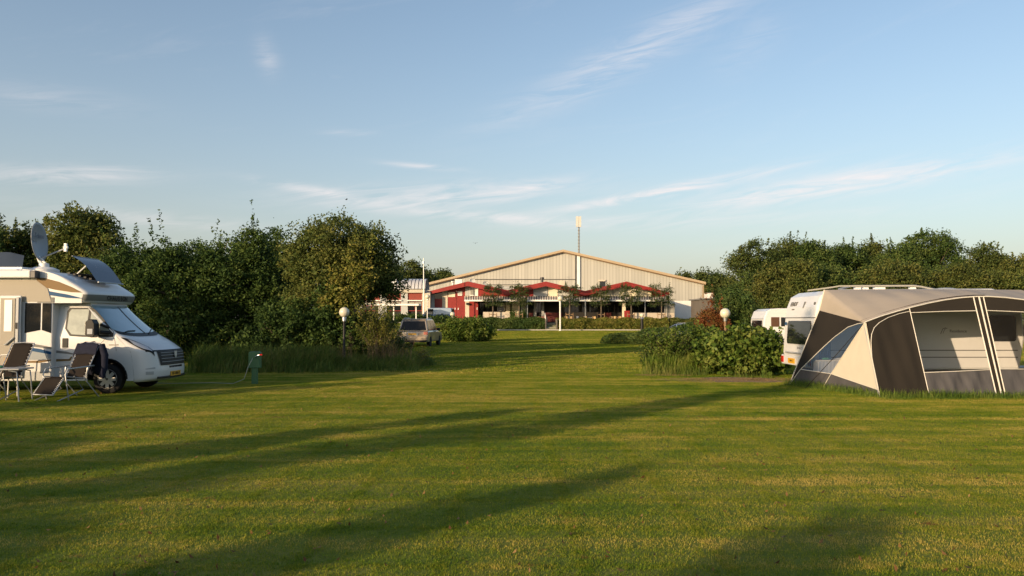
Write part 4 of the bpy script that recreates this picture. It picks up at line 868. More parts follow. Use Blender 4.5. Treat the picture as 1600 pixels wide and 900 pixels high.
for a, b_ in (((-1.12, .36), (-1.12, 2.0)), ((-1.12, 2.02), (-.45, 2.02)), ((-.42, .9), (-.05, 1.28)), ((.15, 1.28), (.2, .98))): mb.tube([(a[0], -(ysd(a[1]) + .002), a[1]), (b_[0], -(ysd(b_[1]) + .002), b_[1])], .004, seam, 4)
mb.build('door_seam', M)
mb = MB(); mb.box((-1.06, -1.005, 1.06), (-.93, -.992, 1.28), blackp); mb.build('door_handle', M, bevel=.004)
mb = MB(); mb.box((.02, -1.0, 1.115), (.24, -.991, 1.14), chrome); mb.build('side_badge', M)
mb = MB(); mb.prism([(-.33, -1.32, 1.32), (-.19, -1.32, 1.30), (-.14, -1.32, 1.36), (-.15, -1.32, 1.62), (-.20, -1.32, 1.71), (-.29, -1.32, 1.72), (-.35, -1.32, 1.66), (-.36, -1.32, 1.38)], (0, .22, 0), blackp); mb.tube([(-.12, -1.12, 1.42), (.02, -.96, 1.40)], .05, blackp, 8); mb.tube([(-.12, -1.12, 1.60), (.0, -.95, 1.52)], .035, blackp, 8); o = mb.build('wing_mirror', M, bevel=.05)
mb = MB(); mb.box((-.37, -1.30, 1.36), (-.362, -1.12, 1.66), chrome); mb.build('mirror_glass', o)
mb = MB(); mb.box((-.3, -1.335, 1.38), (-.18, -1.322, 1.5), lampglass); mb.build('indicator', o)
# wheels
for wx in (0, -3.8):
    for sg in (-1, 1):
        w = bpy.data.objects.new('wheel', None); COL.objects.link(w); w.parent = M; w.location = (wx, sg * .88, .34)
        mb = MB(); mb.lathe([(.22, -.11), (.30, -.115), (.335, -.09), (.345, 0), (.335, .09), (.30, .115), (.22, .11)], (0, 0, 0), rubber, 36, 'y'); mb.build('tyre', w, smooth=40)
        mb = MB(); y = sg * .10; mb.lathe([(.245, y * .3), (.242, y * 1.04), (.222, y * 1.12), (.21, y * .85), (.02, y * .8)], (0, 0, 0), wheelm, 32, 'y')
        for k in range(8):
            t = 2 * math.pi * k / 8; c_, s_ = math.cos(t), math.sin(t); v = [(c_ * .05 - s_ * .045, y, s_ * .05 + c_ * .045), (c_ * .20 - s_ * .035, y, s_ * .20 + c_ * .035), (c_ * .20 + s_ * .035, y, s_ * .20 - c_ * .035), (c_ * .05 + s_ * .045, y, s_ * .05 - c_ * .045)]
            mb.prism(v, (0, sg * .016, 0), wheelm)
        mb.lathe([(.085, y), (.08, y * 1.22), (.01, y * 1.26)], (0, 0, 0), wheelm, 20, 'y'); mb.lathe([(.03, y * 1.27), (.01, y * 1.3)], (0, 0, 0), seam, 12, 'y'); mb.build('rim', w, smooth=40)
        mb = MB(); mb.lathe([(.19, y * .6), (.02, y * .6)], (0, 0, 0), blackp, 24, 'y'); mb.build('brake_disc', w)
# over-cab cap
capP = [(-.70, 2.09, .98, .18, 0), (-.48, 2.10, 1.08, .22, 0), (-.38, 2.13, 1.11, .24, 0), (-.32, 2.29, 1.12, .24, 0), (-.41, 2.39, 1.12, .23, 0), (-.68, 2.55, 1.12, .20, 0), (-1.0, 2.71, 1.12, .12, 0), (-1.4, 2.82, 1.12, .05, 0), (-1.95, 2.87, 1.13, 0, 0)]
SC = lambda v, a, off=0: SN(v, a, off, capP, 3.2)
mb = MB(); mb.grid([[SC(v, a) for a in A_] for v in np.arange(0, 8.01, .25)], paint)
for sgn in (-1, 1):
    e = [SC(v, sgn * math.pi / 2) for v in np.arange(0, 8.01, .25)]; mb.grid([[p, Vector((max(-1.95, p.x - .0), p.y, 2.09))] for p in e], paint)
mb.add([SC(0, R(-90)), SC(0, R(90)), (-1.95, 1.1, 2.085), (-1.95, -1.1, 2.085)], [(0, 1, 2, 3)], paint); mb.build('over_cab_roof', M, smooth=40)
def capside(pts, m, name, off=.006):
    mb = MB(); mb.prism([(x, -1.125 - off, z) for x, z in pts], (0, -.003, 0), m); return mb.build(name, M)
# hugging decals on the cap (follow its surface)
def capstrip(v0, v1, a0, a1, m, name, off=.006):
    return patch(lambda u, v: SC(v0 + (v1 - v0) * u, R(a0 + (a1 - a0) * v), off), m, 12, 6, name)
patch(lambda u, v: SC(2.15 + .85 * v, R(-88 + 176 * u), .006), greyd, 30, 4, 'front_band')
# coachwork
mb = MB(); prof = [(-1.22, .30), (-1.22, 2.09), (-1.94, 2.12), (-1.96, 2.80), (-2.1, 2.875), (-6.0, 2.89), (-6.15, 2.75), (-6.2, .5), (-6.1, .30)]
mb.prism([(x, -1.13, z) for x, z in prof], (0, 2.26, 0), paint); mb.build('coach_body', M, bevel=.03)
def hab(pts, m, name, off=.004, par=None):
    mb = MB(); mb.prism([(x, -1.131 - off, z) for x, z in pts], (0, -.004, 0), m); return mb.build(name, par or M)
hab([(-3.0, 2.62), (-1.62, 2.62), (-1.35, 2.42), (-1.26, 2.12), (-3.0, 2.12)], silver, 'champagne_panel')
hab([(-1.86, 1.40), (-1.86, 2.09), (-1.50, 2.09), (-1.50, 1.47)], glassd, 'window'); hab([(-1.46, 1.47), (-1.46, 2.09), (-1.25, 2.09), (-1.25, 1.40)], glassd, 'window')
hab([(-1.92, .78), (-1.92, 1.02), (-1.5, .98), (-1.23, .90), (-1.23, .82), (-1.5, .79)], mat('pale_blue_grey_decal', (.30, .33, .36), .4), 'side_sweep', .002); hab([(-1.92, .32), (-1.92, .52), (-1.24, .52), (-1.24, .32)], sill, 'side_skirt')
hab([(-1.92, 1.12), (-1.92, 1.2), (-1.5, 1.13), (-1.23, 1.08), (-1.23, 1.04), (-1.5, 1.07)], greyd, 'side_stripe'); hab([(-1.92, 1.03), (-1.92, 1.10), (-1.5, 1.04), (-1.23, .97), (-1.23, .91)], blued, 'side_stripe', .006)
hab([(-1.92, .72), (-1.92, .76), (-1.5, .77), (-1.23, .80), (-1.23, .77), (-1.5, .72)], gold, 'side_stripe')
sp([(-1.2, .94), (-1.2, 1.0), (-.95, .97), (-.78, .92), (-.78, .9), (-.95, .92)], .001, greyd, 'side_stripe', .003); sp([(-1.2, .74), (-1.2, .80), (-.9, .80), (-.85, .86), (-.82, .86), (-.86, .76)], .001, gold, 'side_stripe', .003)
# sweep decals on the cap side
capside([(-1.62, 2.50), (-1.60, 2.68), (-1.45, 2.67), (-1.1, 2.58), (-.8, 2.46), (-.55, 2.33), (-.8, 2.34), (-1.2, 2.40)], gold, 'bronze_sweep')
capside([(-1.7, 2.46), (-1.3, 2.36), (-.9, 2.29), (-.50, 2.19), (-.9, 2.21), (-1.3, 2.27), (-1.55, 2.34)], blued, 'blue_sweep', .007)
capside([(-1.6, 2.10), (-1.5, 2.17), (-1.3, 2.22), (-1.2, 2.22), (-1.2, 2.10)], greyd, 'grey_sweep')
# nose lettering
for i, ch in enumerate('CHAUSSON'):
    yy = -.42 + i * .12; a = math.degrees(math.asin(math.copysign((abs(yy) / 1.12) ** 1.6, yy))); p = SC(2.6, R(a), .02); nq = SC(2.6, R(a), .1) - SC(2.6, R(a)); text_obj('nose_lettering', ch, .15, blackp, p, (R(90), 0, R(90) + math.atan2(nq.y, nq.x)), M, .002, .004)
# awning case
mb = MB(); mb.box((-6.0, -1.30, 2.66), (-1.66, -1.14, 2.84), paint); mb.build('awning_case', M, bevel=.03)
mb = MB(); mb.box((-1.658, -1.31, 2.65), (-1.53, -1.135, 2.83), steeld); mb.build('awning_end_cap', M, bevel=.02)
# entrance door folded open against the side
hab([(-3.0, .4), (-3.0, 2.22), (-2.42, 2.22), (-2.42, .4)], darkm, 'door_opening')
D = bpy.data.objects.new('entrance_door', None); COL.objects.link(D); D.parent = M
mb = MB(); mb.box((-2.40, -1.23, .38), (-1.90, -1.19, 2.26), paint); mb.build('door_panel', D, bevel=.03)
mb = MB(); mb.box((-2.36, -1.25, .45), (-2.02, -1.232, 2.20), silver); mb.box((-2.0, -1.26, .45), (-1.93, -1.232, 2.22), sill); mb.build('inner_lining', D, bevel=.01)
mb = MB(); mb.box((-2.26, -1.262, 1.44), (-2.08, -1.252, 2.16), whitep); mb.build('window_blind', D, bevel=.004)
mb = MB(); mb.box((-1.995, -1.275, 1.50), (-1.955, -1.262, 1.64), blackp); mb.tube([(-2.02, -1.28, 1.30), (-2.2, -1.28, 1.14), (-2.24, -1.26, 1.14)], .018, sill, 6); mb.build('handle', D)
# roof hatches and dish
hatchm = mat('tinted_acrylic', (.05, .06, .09), .16, spec=.45)
o = patch(lambda u, v: Vector((-.52 - .62 * v, -.55 + 1.15 * u, 2.60 + .62 * v + .10 * math.sin(math.pi * v))), hatchm, 8, 10, 'roof_hatch')
mb = MB(); mb.tube([(-1.1, -.4, 2.8), (-.85, -.45, 3.0)], .014, whitep, 5); mb.tube([(-1.0, .4, 2.78), (-.8, .45, 2.95)], .014, whitep, 5); mb.build('strut', o)
mb = MB(); mb.tube([(-.5, -.55, 2.6), (-.5, .6, 2.6)], .02, sill, 6); mb.build('hinge', o); mb = MB(); mb.tube([(-1.14, -.55, 3.22), (-1.14, .6, 3.22)], .012, sill, 6); mb.build('hatch_frame', o)
mb = MB()
for k in range(5): x = -.72 - k * .13; mb.box((x - .03, -.5, 2.66 + k * .035), (x + .03, .5, 2.70 + k * .035), blackp)
mb.build('hatch_louvre', M)
patch(lambda u, v: Vector((-3.2 + .9 * u - .25 * v, -.6 + .45 * v, 2.93 + .42 * v * (1 - .5 * max(0, u - .6)))), mat('smoked_acrylic', (.05, .065, .09), .35, spec=.2), 8, 4, 'roof_window')
mb = MB(); mb.box((-3.2, -.6, 2.88), (-2.3, .3, 2.96), whitep); mb.build('hatch_base', M, bevel=.02)
dc = Vector((-2.28, 0, 3.62)); nrm = Vector((.985, .12, .10)).normalized(); ax = nrm.cross(Vector((0, 0, 1))).normalized(); ay = ax.cross(nrm)
mb = MB(); rows = [[dc + (ax * math.cos(t) * .41 + ay * math.sin(t) * .48) * q + nrm * (.10 * q * q - .10) for t in np.linspace(0, 2 * math.pi, 33)] for q in np.linspace(0.01, 1, 9)]
mb.grid(rows, mat('dish_grey', (.22, .25, .29), .4, var=.05)); ds = mb.build('satellite_dish', M, smooth=60, solid=.02)
mb = MB(); lnb = dc + nrm * .62 + Vector((0, 0, -.20)); mb.tube([dc - ay * -.40 * -1 + nrm * .02, lnb - Vector((0, 0, .02))], .018, sill, 6); mb.tube([lnb - nrm * .05, lnb + nrm * .05], .035, whitep, 8); mb.box(lnb + Vector((-.03, -.03, -.1)), lnb + Vector((.03, .03, .1)), whitep); mb.build('feed_arm', ds)
mb = MB(); mb.lathe([(.34, 2.87), (.34, 2.93), (.2, 2.99), (.12, 2.99), (.11, 3.08), (.01, 3.1)], (-2.15, 0, 0), whitep, 20); mb.tube([(-2.2, 0, 3.02), (-2.3, 0, 3.25)], .045, whitep, 8); mb.tube([(-2.05, 0, 3.02), (-2.24, .02, 3.2)], .03, whitep, 8); mb.build('turret', ds, smooth=40)
text_obj('dish_lettering', 'Teleco', .17, mat('faded_print', (.12, .14, .18), .5), tuple(dc + nrm * .01 + ay * .14), (R(90), 0, math.atan2(nrm.y, nrm.x) + R(90)), ds, .004)

# ------------------------------------------------------------------ camping furniture
jacketm = mat('navy_jacket', (.018, .02, .035), .85, var=.3, vscale=12, bump=.5, bscale=14)
def recliner(loc, rz, label):
    t = thing('camping_recliner', loc, label, 'camping chair', 'reclining camp chairs beside the motorhome', rz)
    w = .27
    def panel(a, b_, nm, sag=.03):
        mb = MB(); mb.grid([[(x, a[0] + (b_[0] - a[0]) * v - 0, a[1] + (b_[1] - a[1]) * v - sag * math.sin(math.pi * v) * (1 - (x / w) ** 2)) for x in np.linspace(-w + .03, w - .03, 7)] for v in np.linspace(0, 1, 9)], fabric_d); return mb.build(nm, t, smooth=60, solid=.012)
    back = ((.0, .44), (.40, 1.18)); seat = ((-.5, .50), (.0, .44)); foot = ((-.78, .16), (-.52, .48))
    panel(*back, 'backrest'); panel(*seat, 'seat'); panel(*foot, 'footrest')
    mb = MB()
    for s in (-w, w):
        mb.tube([(s, foot[0][0], foot[0][1] - .02), (s, -.5, .5), (s, 0, .44), (s, .40, 1.18)], .013, tubem, 6)
        for a, b_ in (back, foot):
            for k in range(11):
                f = (k + .5) / 11; y, z = a[0] + (b_[0] - a[0]) * f, a[1] + (b_[1] - a[1]) * f; mb.tube([(s, y, z), (s * .87, y, z + .012)], .005, whitep, 4)
    mb.tube([(-w, .4, 1.18), (0, .41, 1.2), (w, .4, 1.18)], .013, tubem, 6); mb.tube([(-w, foot[0][0], .14), (w, foot[0][0], .14)], .013, tubem, 6); mb.build('frame', t, smooth=60)
    for s in (-w - .035, w + .035):
        mb = MB(); mb.tube([(s, -.46, .66), (s, -.1, .68), (s, .22, .70)], .017, tubem, 6); mb.build('armrest', t, smooth=60)
        mb = MB(); mb.tube([(s, -.46, .66), (s, -.52, .55), (s, -.42, 0)], .013, tubem, 6); mb.build('leg', t, smooth=60)
        mb = MB(); mb.tube([(s, .05, .68), (s, .0, .40), (s, .38, 0)], .013, tubem, 6); mb.build('leg', t, smooth=60)
        mb = MB(); mb.tube([(s, -.3, .5), (s, -.05, .2), (s, -.72, 0)], .012, tubem, 6); mb.build('leg', t, smooth=60)
    return t
g = G(112, 617); rc = recliner((-9.55, 17.25, 0), R(-18), 'camping recliner with a dark jacket hung over its backrest, by the front wheel')
recliner((-10.95, 17.2, 0), R(-8), 'camping recliner with bare dark backrest in front of the open motorhome door')
# jacket over back of first recliner
t = thing('jacket', tuple(Vector(rc.location) + Vector((0, 0, .9))), 'dark navy jacket draped over the backrest of the camping recliner', 'jacket', rz=R(-18)); mb = MB(); rows = []
for u in np.linspace(-1, 1, 25):
    row = []
    for v in np.linspace(0, 1, 21):
        x = u * (.30 + .10 * v + .03 * math.sin(v * 9 + u * 3))
        if v < .3: y = .40 - .16 * (.3 - v) / .3 * .6 - .05; z = 1.22 - (.3 - v) * .9 - .02 * abs(u)
        else: y = .44 + .06 * math.sin(u * 7 + v * 3) * v + .10 * (v - .3) ; z = 1.22 - (v - .3) * 1.05 - .10 * abs(u) ** 3 + .03 * math.sin(u * 9) * v
        row.append((x, y, z - .9))
    rows.append(row)
mb.grid(rows, jacketm); mb.build('jacket_body', t, smooth=70, solid=.02)
for s in (-1, 1):
    mb = MB(); mb.tube([(s * .30, .42, .25), (s * .40, .42, .02), (s * .42, .40, -.25), (s * .38, .36, -.48)], [.07, .075, .065, .055], jacketm, 10); mb.build('sleeve', t, smooth=70)
# folding table with small things on it
g = G(28, 622); t = thing('camping_table', (-10.75, 16.65, 0), 'low grey folding table with curved tube legs between the two recliners', 'table', rz=R(4))
mb = MB(); mb.box((-.5, -.3, .66), (.5, .3, .69), mat('grey_table_top', (.32, .33, .34), .5, var=.1)); mb.build('tabletop', t, bevel=.01)
for x in (-.45, .45):
    for y in (-.26, .26): mb = MB(); mb.tube([(x * .6, y, .65), (x * .97, y, .62), (x, y, .5), (x * 1.1, y, 0)], .014, tubem, 6); mb.build('leg', t, smooth=60)
tp = Vector(t.location); o = MB().ball((0, 0, 0), .06, mat('green_cloth', (.05, .22, .12), .8), 12, (1.3, 1, .45)).build('folded_cloth', None, smooth=60); o.location = tp + Vector((-.05, 0, .715)); tag(o, 'crumpled green cloth lying on the folding table', 'cloth')
# small tan folding chair by the motorhome side
t = thing('folding_stool', (-11.2, 17.55, 0), 'small folding chair with a tan back panel against the motorhome side behind the table', 'chair')
mb = MB(); mb.box((-.10, 0, .62), (.10, .02, .86), mat('tan_panel', (.42, .27, .12), .7)); mb.build('backrest', t, bevel=.008); mb = MB(); mb.box((-.2, -.3, .42), (.2, 0, .45), fabric_d); mb.build('seat', t)
for x in (-.2, .2):
    mb = MB(); mb.tube([(x, .04, 0), (x, 0, .85), (x * .8, 0, .92), (0, 0, .93)], .013, whitep, 6); mb.build('back_leg', t, smooth=60)
    mb = MB(); mb.tube([(x, -.28, .43), (x, -.3, 0)], .013, whitep, 6); mb.build('leg', t)
# green service pillar, hose and cable
g = G(398, 600); green = mat('green_enamel', (.035, .12, .05), .45, var=.15, vscale=6)
t = thing('service_post', (g.x, g.y, 0), 'green water and power post with a small red tap on the lawn before the hedge', 'service post')
mb = MB(); mb.box((-.075, -.05, 0), (.075, .05, .45), green); mb.build('post', t, bevel=.01)
mb = MB(); mb.prism([(-.15, -.09, .43), (.15, -.09, .43), (.15, -.09, .82), (.13, -.09, .86), (-.13, -.09, .86), (-.15, -.09, .82)], (0, .18, 0), green); mb.build('cabinet', t, bevel=.012)
mb = MB(); mb.tube([(.02, -.1, .70), (.06, -.16, .73), (.15, -.18, .78), (.22, -.18, .78)], .014, chrome, 6); mb.build('tap', t, smooth=60); mb = MB(); mb.box((.18, -.20, .77), (.25, -.165, .80), redl); mb.build('tap_handle', t)
mb = MB(); gx = g.x; mb.tube([(gx - .02, g.y - .12, .70), (gx - .12, g.y - .2, .45), (gx - .2, g.y - .25, .15), (gx - .5, g.y - .2, .03), (gx - 1.2, g.y + .1, .025), (gx - 2.2, g.y - .15, .03), (gx - 3.0, g.y + .1, .03)], .007, mat('pale_cable', (.35, .35, .32), .6), 5); o = mb.build('power_cable', smooth=60); tag(o, 'thin pale cable lying on the lawn from the green post to the motorhome', 'cable')

# ------------------------------------------------------------------ caravans
cvw = mat('caravan_white', (.66, .66, .67), .3, var=.05, vscale=1.5, coat=.4)
def caravan(name, loc, L_, W_, H_, label, main=False, cat='caravan', rz=0):
    """rear face towards -x, near side at y=0, far side at y=W_"""
    t = thing(name, loc, label, cat, rz=rz)
    pr = [(.28, .38), (.06, .50), (-.02, .78), (0, 1.05), (.05, 1.72), (.06, 1.78), (.10, H_ - .45), (.22, H_ - .16), (.45, H_ - .03), (.8, H_), (L_ - .8, H_ + .02), (L_ - .3, H_ - .12), (L_ - .05, H_ - .6), (L_, 1.2), (L_ - .15, .42)]
    mb = MB(); mb.prism([(x, 0, z) for x, z in pr], (0, W_, 0), cvw); mb.build('body', t, bevel=.06)
    mb = MB(); mb.box((.35, .1, .25), (L_ - .3, W_ - .1, .42), steeld); mb.build('chassis', t)
    c1 = W_ * .12; c2 = W_ * .82
    mb = MB(); mb.prism([(-.012, c1, 1.04), (-.012, c2, 1.04), (-.0, c2 + .05, 1.12), (.035, c2 + .05, 1.60), (.038, c2, 1.68), (.038, c1, 1.68), (.035, c1 - .05, 1.60), (.0, c1 - .05, 1.12)], (-.03, 0, 0), glassd); mb.build('rear_window', t, bevel=.012)
    mb = MB(); mb.box((.035, .03, 1.755), (.065, W_ - .03, 1.775), seam); mb.build('seam', t)
    mb = MB(); mb.box((-.045, W_ * .70, .50), (-.005, W_ * .98, .55), chrome); 
    mb = MB(); mb.tube([(-.04, W_ * .38, .80), (-.075, W_ * .42, .80), (-.075, W_ * .82, .80), (-.04, W_ * .86, .80)], .025, sill, 6); mb.build('grab_handle', t)
    mb = MB(); mb.prism([(-.02, .02, .45), (-.02, W_ - .02, .45), (-.02, W_ - .02, .72), (-.02, .02, .72)], (-.05, 0, 0), cvw); bp = mb.build('bumper', t, bevel=.03)
    for y0, y1 in ((.03, .22), (W_ - .22, W_ - .03)): mb = MB(); mb.box((-.09, y0, .5), (-.05, y1, .68), redl); mb.build('tail_light', bp, bevel=.01)
    mb = MB(); mb.box((-.085, W_ * .52, .50), (-.071, W_ * .74, .64), platem); pl = mb.build('number_plate', bp)
    if main: text_obj('plate_lettering', 'WR-45', .08, blackp, (-.088, W_ * .63, .57), (R(90), 0, R(-90)), pl, .001)
    for y in (.12, W_ - .32):
        w = bpy.data.objects.new('wheel', None); COL.objects.link(w); w.parent = t; w.location = (L_ * .52, y + .1, .32)
        mb = MB(); mb.lathe([(.2, -.09), (.3, -.09), (.32, -.05), (.32, .05), (.3, .09), (.2, .09)], (0, 0, 0), rubber, 24, 'y'); mb.build('tyre', w, smooth=40); mb = MB(); mb.lathe([(.2, -.08), (.02, -.1)], (0, 0, 0), wheelm, 20, 'y'); mb.build('rim', w)
    mb = MB(); mb.tube([(L_ - .2, W_ / 2, .36), (L_ + 1.0, W_ / 2, .42)], .05, metal, 6); mb.tube([(L_ + .9, W_ / 2, .42), (L_ + .9, W_ / 2, 0)], .03, metal, 6); mb.build('drawbar', t)
    return t
cz = caravan('caravan', (7.85, 20.52, 0), 5.5, 2.3, 2.5, 'white caravan with the big brown and cream tent attached to its side', True)
text_obj('maker_lettering', 'FENDT', .17, seam, (.128, 1.75, 2.14), (R(68), 0, R(-90)), cz, .004, .004); text_obj('small_lettering', 'caravan', .07, seam, (.088, 1.72, 2.0), (R(82), 0, R(-90)), cz, .003)
text_obj('model_lettering', 'BIANCO', .10, seam, (-.008, 1.0, .93), (R(90), 0, R(-90)), cz, .003)
mb = MB(); mb.lathe([(.055, 0), (.06, .02), (.04, .03), (.01, .03)], (.12, .22, 2.12), seam, 14, 'x'); mb.build('marker_lamp', cz); mb = MB(); mb.prism([(.155, 1.02, 2.2), (.155, .9, 2.2), (.09, .93, 2.04), (.082, .96, 2.02), (.09, .99, 2.04)], (-.004, 0, 0), greyd); mb.build('crest', cz)
mb = MB(); mb.box((-.01, 2.0, 1.56), (.0, 2.12, 1.64), blued); mb.build('sticker', cz)
mb = MB(); mb.prism([(4.55, -.012, 1.2), (4.55, -.012, 1.76), (4.6, -.012, 1.82), (5.2, -.012, 1.82), (5.25, -.012, 1.76), (5.25, -.012, 1.2), (5.2, -.012, 1.15), (4.6, -.012, 1.15)], (0, -.03, 0), glassd); mb.build('side_window', cz)
mb = MB(); mb.box((.3, -.008, .90), (5.3, -.001, .925), greyd); mb.box((.3, -.008, .72), (5.3, -.001, .745), greyd); mb.build('side_stripe', cz); 
text_obj('side_lettering', 'Residence', .11, seam, (3.76, -.008, 1.41), (R(90), 0, 0), cz, .003); mb = MB(); mb.tube([(3.30, -.01, 1.34), (3.36, -.01, 1.47), (3.44, -.01, 1.5)], .008, seam, 4); mb.tube([(3.36, -.01, 1.35), (3.41, -.01, 1.46), (3.48, -.01, 1.49)], .006, seam, 4); mb.build('side_mark', cz)
mb = MB(); p = lambda x, z: at(x, z, 21.3); mb.tube([p(1262, 454) , p(1300, 449), p(1312, 447), p(1425, 446.5), p(1440, 448), p(1462, 453)], .022, mat('cream_rail', (.38, .36, .30), .5), 6); mb.tube([at(1310, 452, 21.8), at(1330, 447, 21.8), at(1430, 446.5, 21.8), at(1460, 452, 21.8)], .03, metal, 6); mb.build('roof_rail', cz, True)
mb = MB()
for px in (1340, 1352, 1370, 1378, 1426): q_ = at(px, 450.5, 21.4); mb.box((q_.x - .07, 21.35, q_.z - .05), (q_.x + .07, 21.5, q_.z + .03), whitep)
mb.build('rail_foot', cz, True)
mb = MB(); q_ = at(1477, 451, 21.6); mb.ball((q_.x, 21.6, 2.5), .35, sill, 16, (1, 1, .25)); mb.build('roof_dome', cz, True)
c2 = caravan('caravan', (13.95, 43.8, 0), 6, 2.4, 2.35, 'white caravan parked farther back behind the broad leaved bush')
mb = MB(); mb.box((1.0, -.03, 1.35), (1.85, -.002, 1.85), glassd); mb.build('side_window', c2); mb = MB(); mb.box((.45, -.028, 1.33), (.9, -.002, 1.86), mat('brown_tinted_window', (.10, .05, .03), .2)); mb.build('side_window', c2); mb = MB(); mb.box((2.2, .6, 2.34), (3.0, 1.4, 2.44), cvw); mb.build('roof_hatch', c2, bevel=.04)
c3 = caravan('caravan', (-12.9, 40, 0), 5.2, 2.2, 2.35, 'white caravan glimpsed in the gaps of the left hedge')

# ------------------------------------------------------------------ tent on the caravan side
fab_c = mat('cream_canvas', (.52, .48, .40), .85, var=.06, vscale=1.5, bump=.25, bscale=5); fab_r = mat('taupe_roof_canvas', (.37, .325, .275), .8, var=.08, vscale=.9, bump=.25, bscale=3)
fab_d = mat('dark_brown_canvas', (.026, .0225, .019), .85, var=.15, vscale=1.5, bump=.3, bscale=4, stretch=(1, 1, .25)); fab_g = mat('grey_mud_flap', (.078, .076, .08), .8, var=.25, vscale=2.5, bump=.5, bscale=4, stretch=(2, 1, .4)); pip = mat('white_piping', (.62, .59, .53), .6)
def foilmat(name, col, tr):
    m = bpy.data.materials.new(name); m.use_nodes = True; n = m.node_tree.nodes; l = m.node_tree.links; b = n['Principled BSDF']; b.inputs['Base Color'].default_value = (*col, 1); b.inputs['Roughness'].default_value = .12; b.inputs['Specular IOR Level'].default_value = .6
    geo = n.new('ShaderNodeNewGeometry'); t = n.new('ShaderNodeTexNoise'); t.inputs['Scale'].default_value = 3; t.inputs['Detail'].default_value = 4; l.new(geo.outputs['Position'], t.inputs[0]); bp = n.new('ShaderNodeBump'); bp.inputs['Strength'].default_value = .5; bp.inputs['Distance'].default_value = .03; l.new(t.outputs['Fac'], bp.inputs['Height']); l.new(bp.outputs[0], b.inputs['Normal'])
    tp = n.new('ShaderNodeBsdfTransparent'); tp.inputs[0].default_value = (.97, .97, .97, 1); mx = n.new('ShaderNodeMixShader'); mx.inputs[0].default_value = tr; l.new(b.outputs[0], mx.inputs[1]); l.new(tp.outputs[0], mx.inputs[2]); l.new(mx.outputs[0], n['Material Output'].inputs[0]); return m
foil = foilmat('window_foil', (.16, .15, .13), .93); foilb = foilmat('sky_tinted_foil', (.08, .13, .24), .62)  # side window foil tinted blue for the sky it would reflect
def ray(px, py):
    v = 450 - py; c, s = math.cos(TILT), math.sin(TILT); return Vector((px - 800, F * c - v * s, v * c + F * s))
def hit(px, py, a, n_):
    d = ray(px, py); o = Vector((0, 0, EYE)); return o + d * ((a - o).dot(n_) / d.dot(n_))
FA, FN = Vector((0, 17.45, 0)), Vector((0, 1, -.37)).normalized()
fp = lambda x, y: hit(x, y, FA, FN)
R0, R1, Rb = at(1288, 453, 20.47), at(1280, 485, 20.47), G(1234, 600); F0 = fp(1351, 504); Fb = fp(1375, 619.8); M0 = G(1285, 607)
P1 = (F0, (M0 - F0).cross(Rb - F0).normalized()); P2 = (F0, (M0 - F0).cross(Fb - F0).normalized())
p1 = lambda x, y: hit(x, y, *P1); p2 = lambda x, y: hit(x, y, *P2)
T = thing('caravan_tent', (10.6, 19, 0), 'large cream and dark brown tent with clear windows and an arched front beside the caravan', 'tent')
arc = [(1351, 504), (1375, 495), (1400, 487.5), (1425, 480.5), (1450, 474.5), (1475, 469.5), (1500, 466), (1525, 464), (1545, 464), (1570, 465.5), (1600, 469), (1640, 476), (1680, 487), (1722, 504)]
def arcy(x):
    for a, b_ in zip(arc, arc[1:]):
        if a[0] <= x <= b_[0]: return a[1] + (b_[1] - a[1]) * (x - a[0]) / (b_[0] - a[0])
    return 504
def sheet(pts, m, name, off=0):
    mb = MB(); mb.add([p + Vector((0, -off, 0)) for p in pts], [tuple(range(len(pts)))], m); return mb.build(name, T, True, fixn=False)
def wsheet(fn, m, name, wr=.018, fr=16, nu=26, nv=14, seed=0):
    """fabric panel given by fn(u,v), with soft hanging folds"""
    mb = MB(); rows = []
    for i in range(nv + 1):
        v = i / nv; row = []
        for j in range(nu + 1):
            u = j / nu; p = fn(u, v); e = min(1, 6 * min(u, 1 - u)) * min(1, 5 * v * 1.0 + .2) * min(1, 6 * (1 - v) + .4)
            d = wr * e * (math.sin(u * fr + 2.2 * v + seed) * .6 + math.sin(u * fr * 2.3 - 4 * v + seed * 2) * .3); row.append(p + Vector((0, -d, 0)))
        rows.append(row)
    mb.grid(rows, m); return mb.build(name, T, True, smooth=80, fixn=False)
def quadf(f, a, b_, c_, d_):   # pixel corners: top-left, top-right, bottom-right, bottom-left
    return lambda u, v: f(*[(a[k] + (b_[k] - a[k]) * u) * (1 - v) + (d_[k] + (c_[k] - d_[k]) * u) * v for k in (0, 1)])
# roof
mb = MB(); rows = []; n_ = len(arc) - 1
arcp = [fp(*a) for a in arc]; rail = [Vector((R0.x + (13.25 - R0.x) * (i / n_), 20.47, R0.z + .02 * math.sin(math.pi * i / n_))) for i in range(n_ + 1)]
import bisect
NU = 52; NV = 14
for i in range(NV + 1):
    v = i / NV; row = []
    for j in range(NU + 1):
        f = j / NU * n_; k = min(n_ - 1, int(f)); g_ = f - k; a = rail[k].lerp(rail[k + 1], g_); c = arcp[k].lerp(arcp[k + 1], g_); p = a.lerp(c, v); p.z += .05 * math.sin(math.pi * v) * min(1, j / 8) - .012 * math.sin(math.pi * v) * math.cos(j * .9); row.append(p)
    rows.append(row)
left = [rows[i][0] for i in range(NV + 1)]
mb.grid([[R1.lerp(F0, i / NV), R0.lerp(F0, i / NV) * .33 + R1.lerp(F0, i / NV) * .67, R0.lerp(F0, i / NV) * .66 + R1.lerp(F0, i / NV) * .34] + rows[i] for i in range(NV + 1)], fab_r)
mb.build('roof', T, True, smooth=80, fixn=False)
mb = MB(); mb.tube([p + Vector((0, -.012, .01)) for p in arcp], .016, pip, 6)
mb.build('arch_piping', T, True, smooth=60)
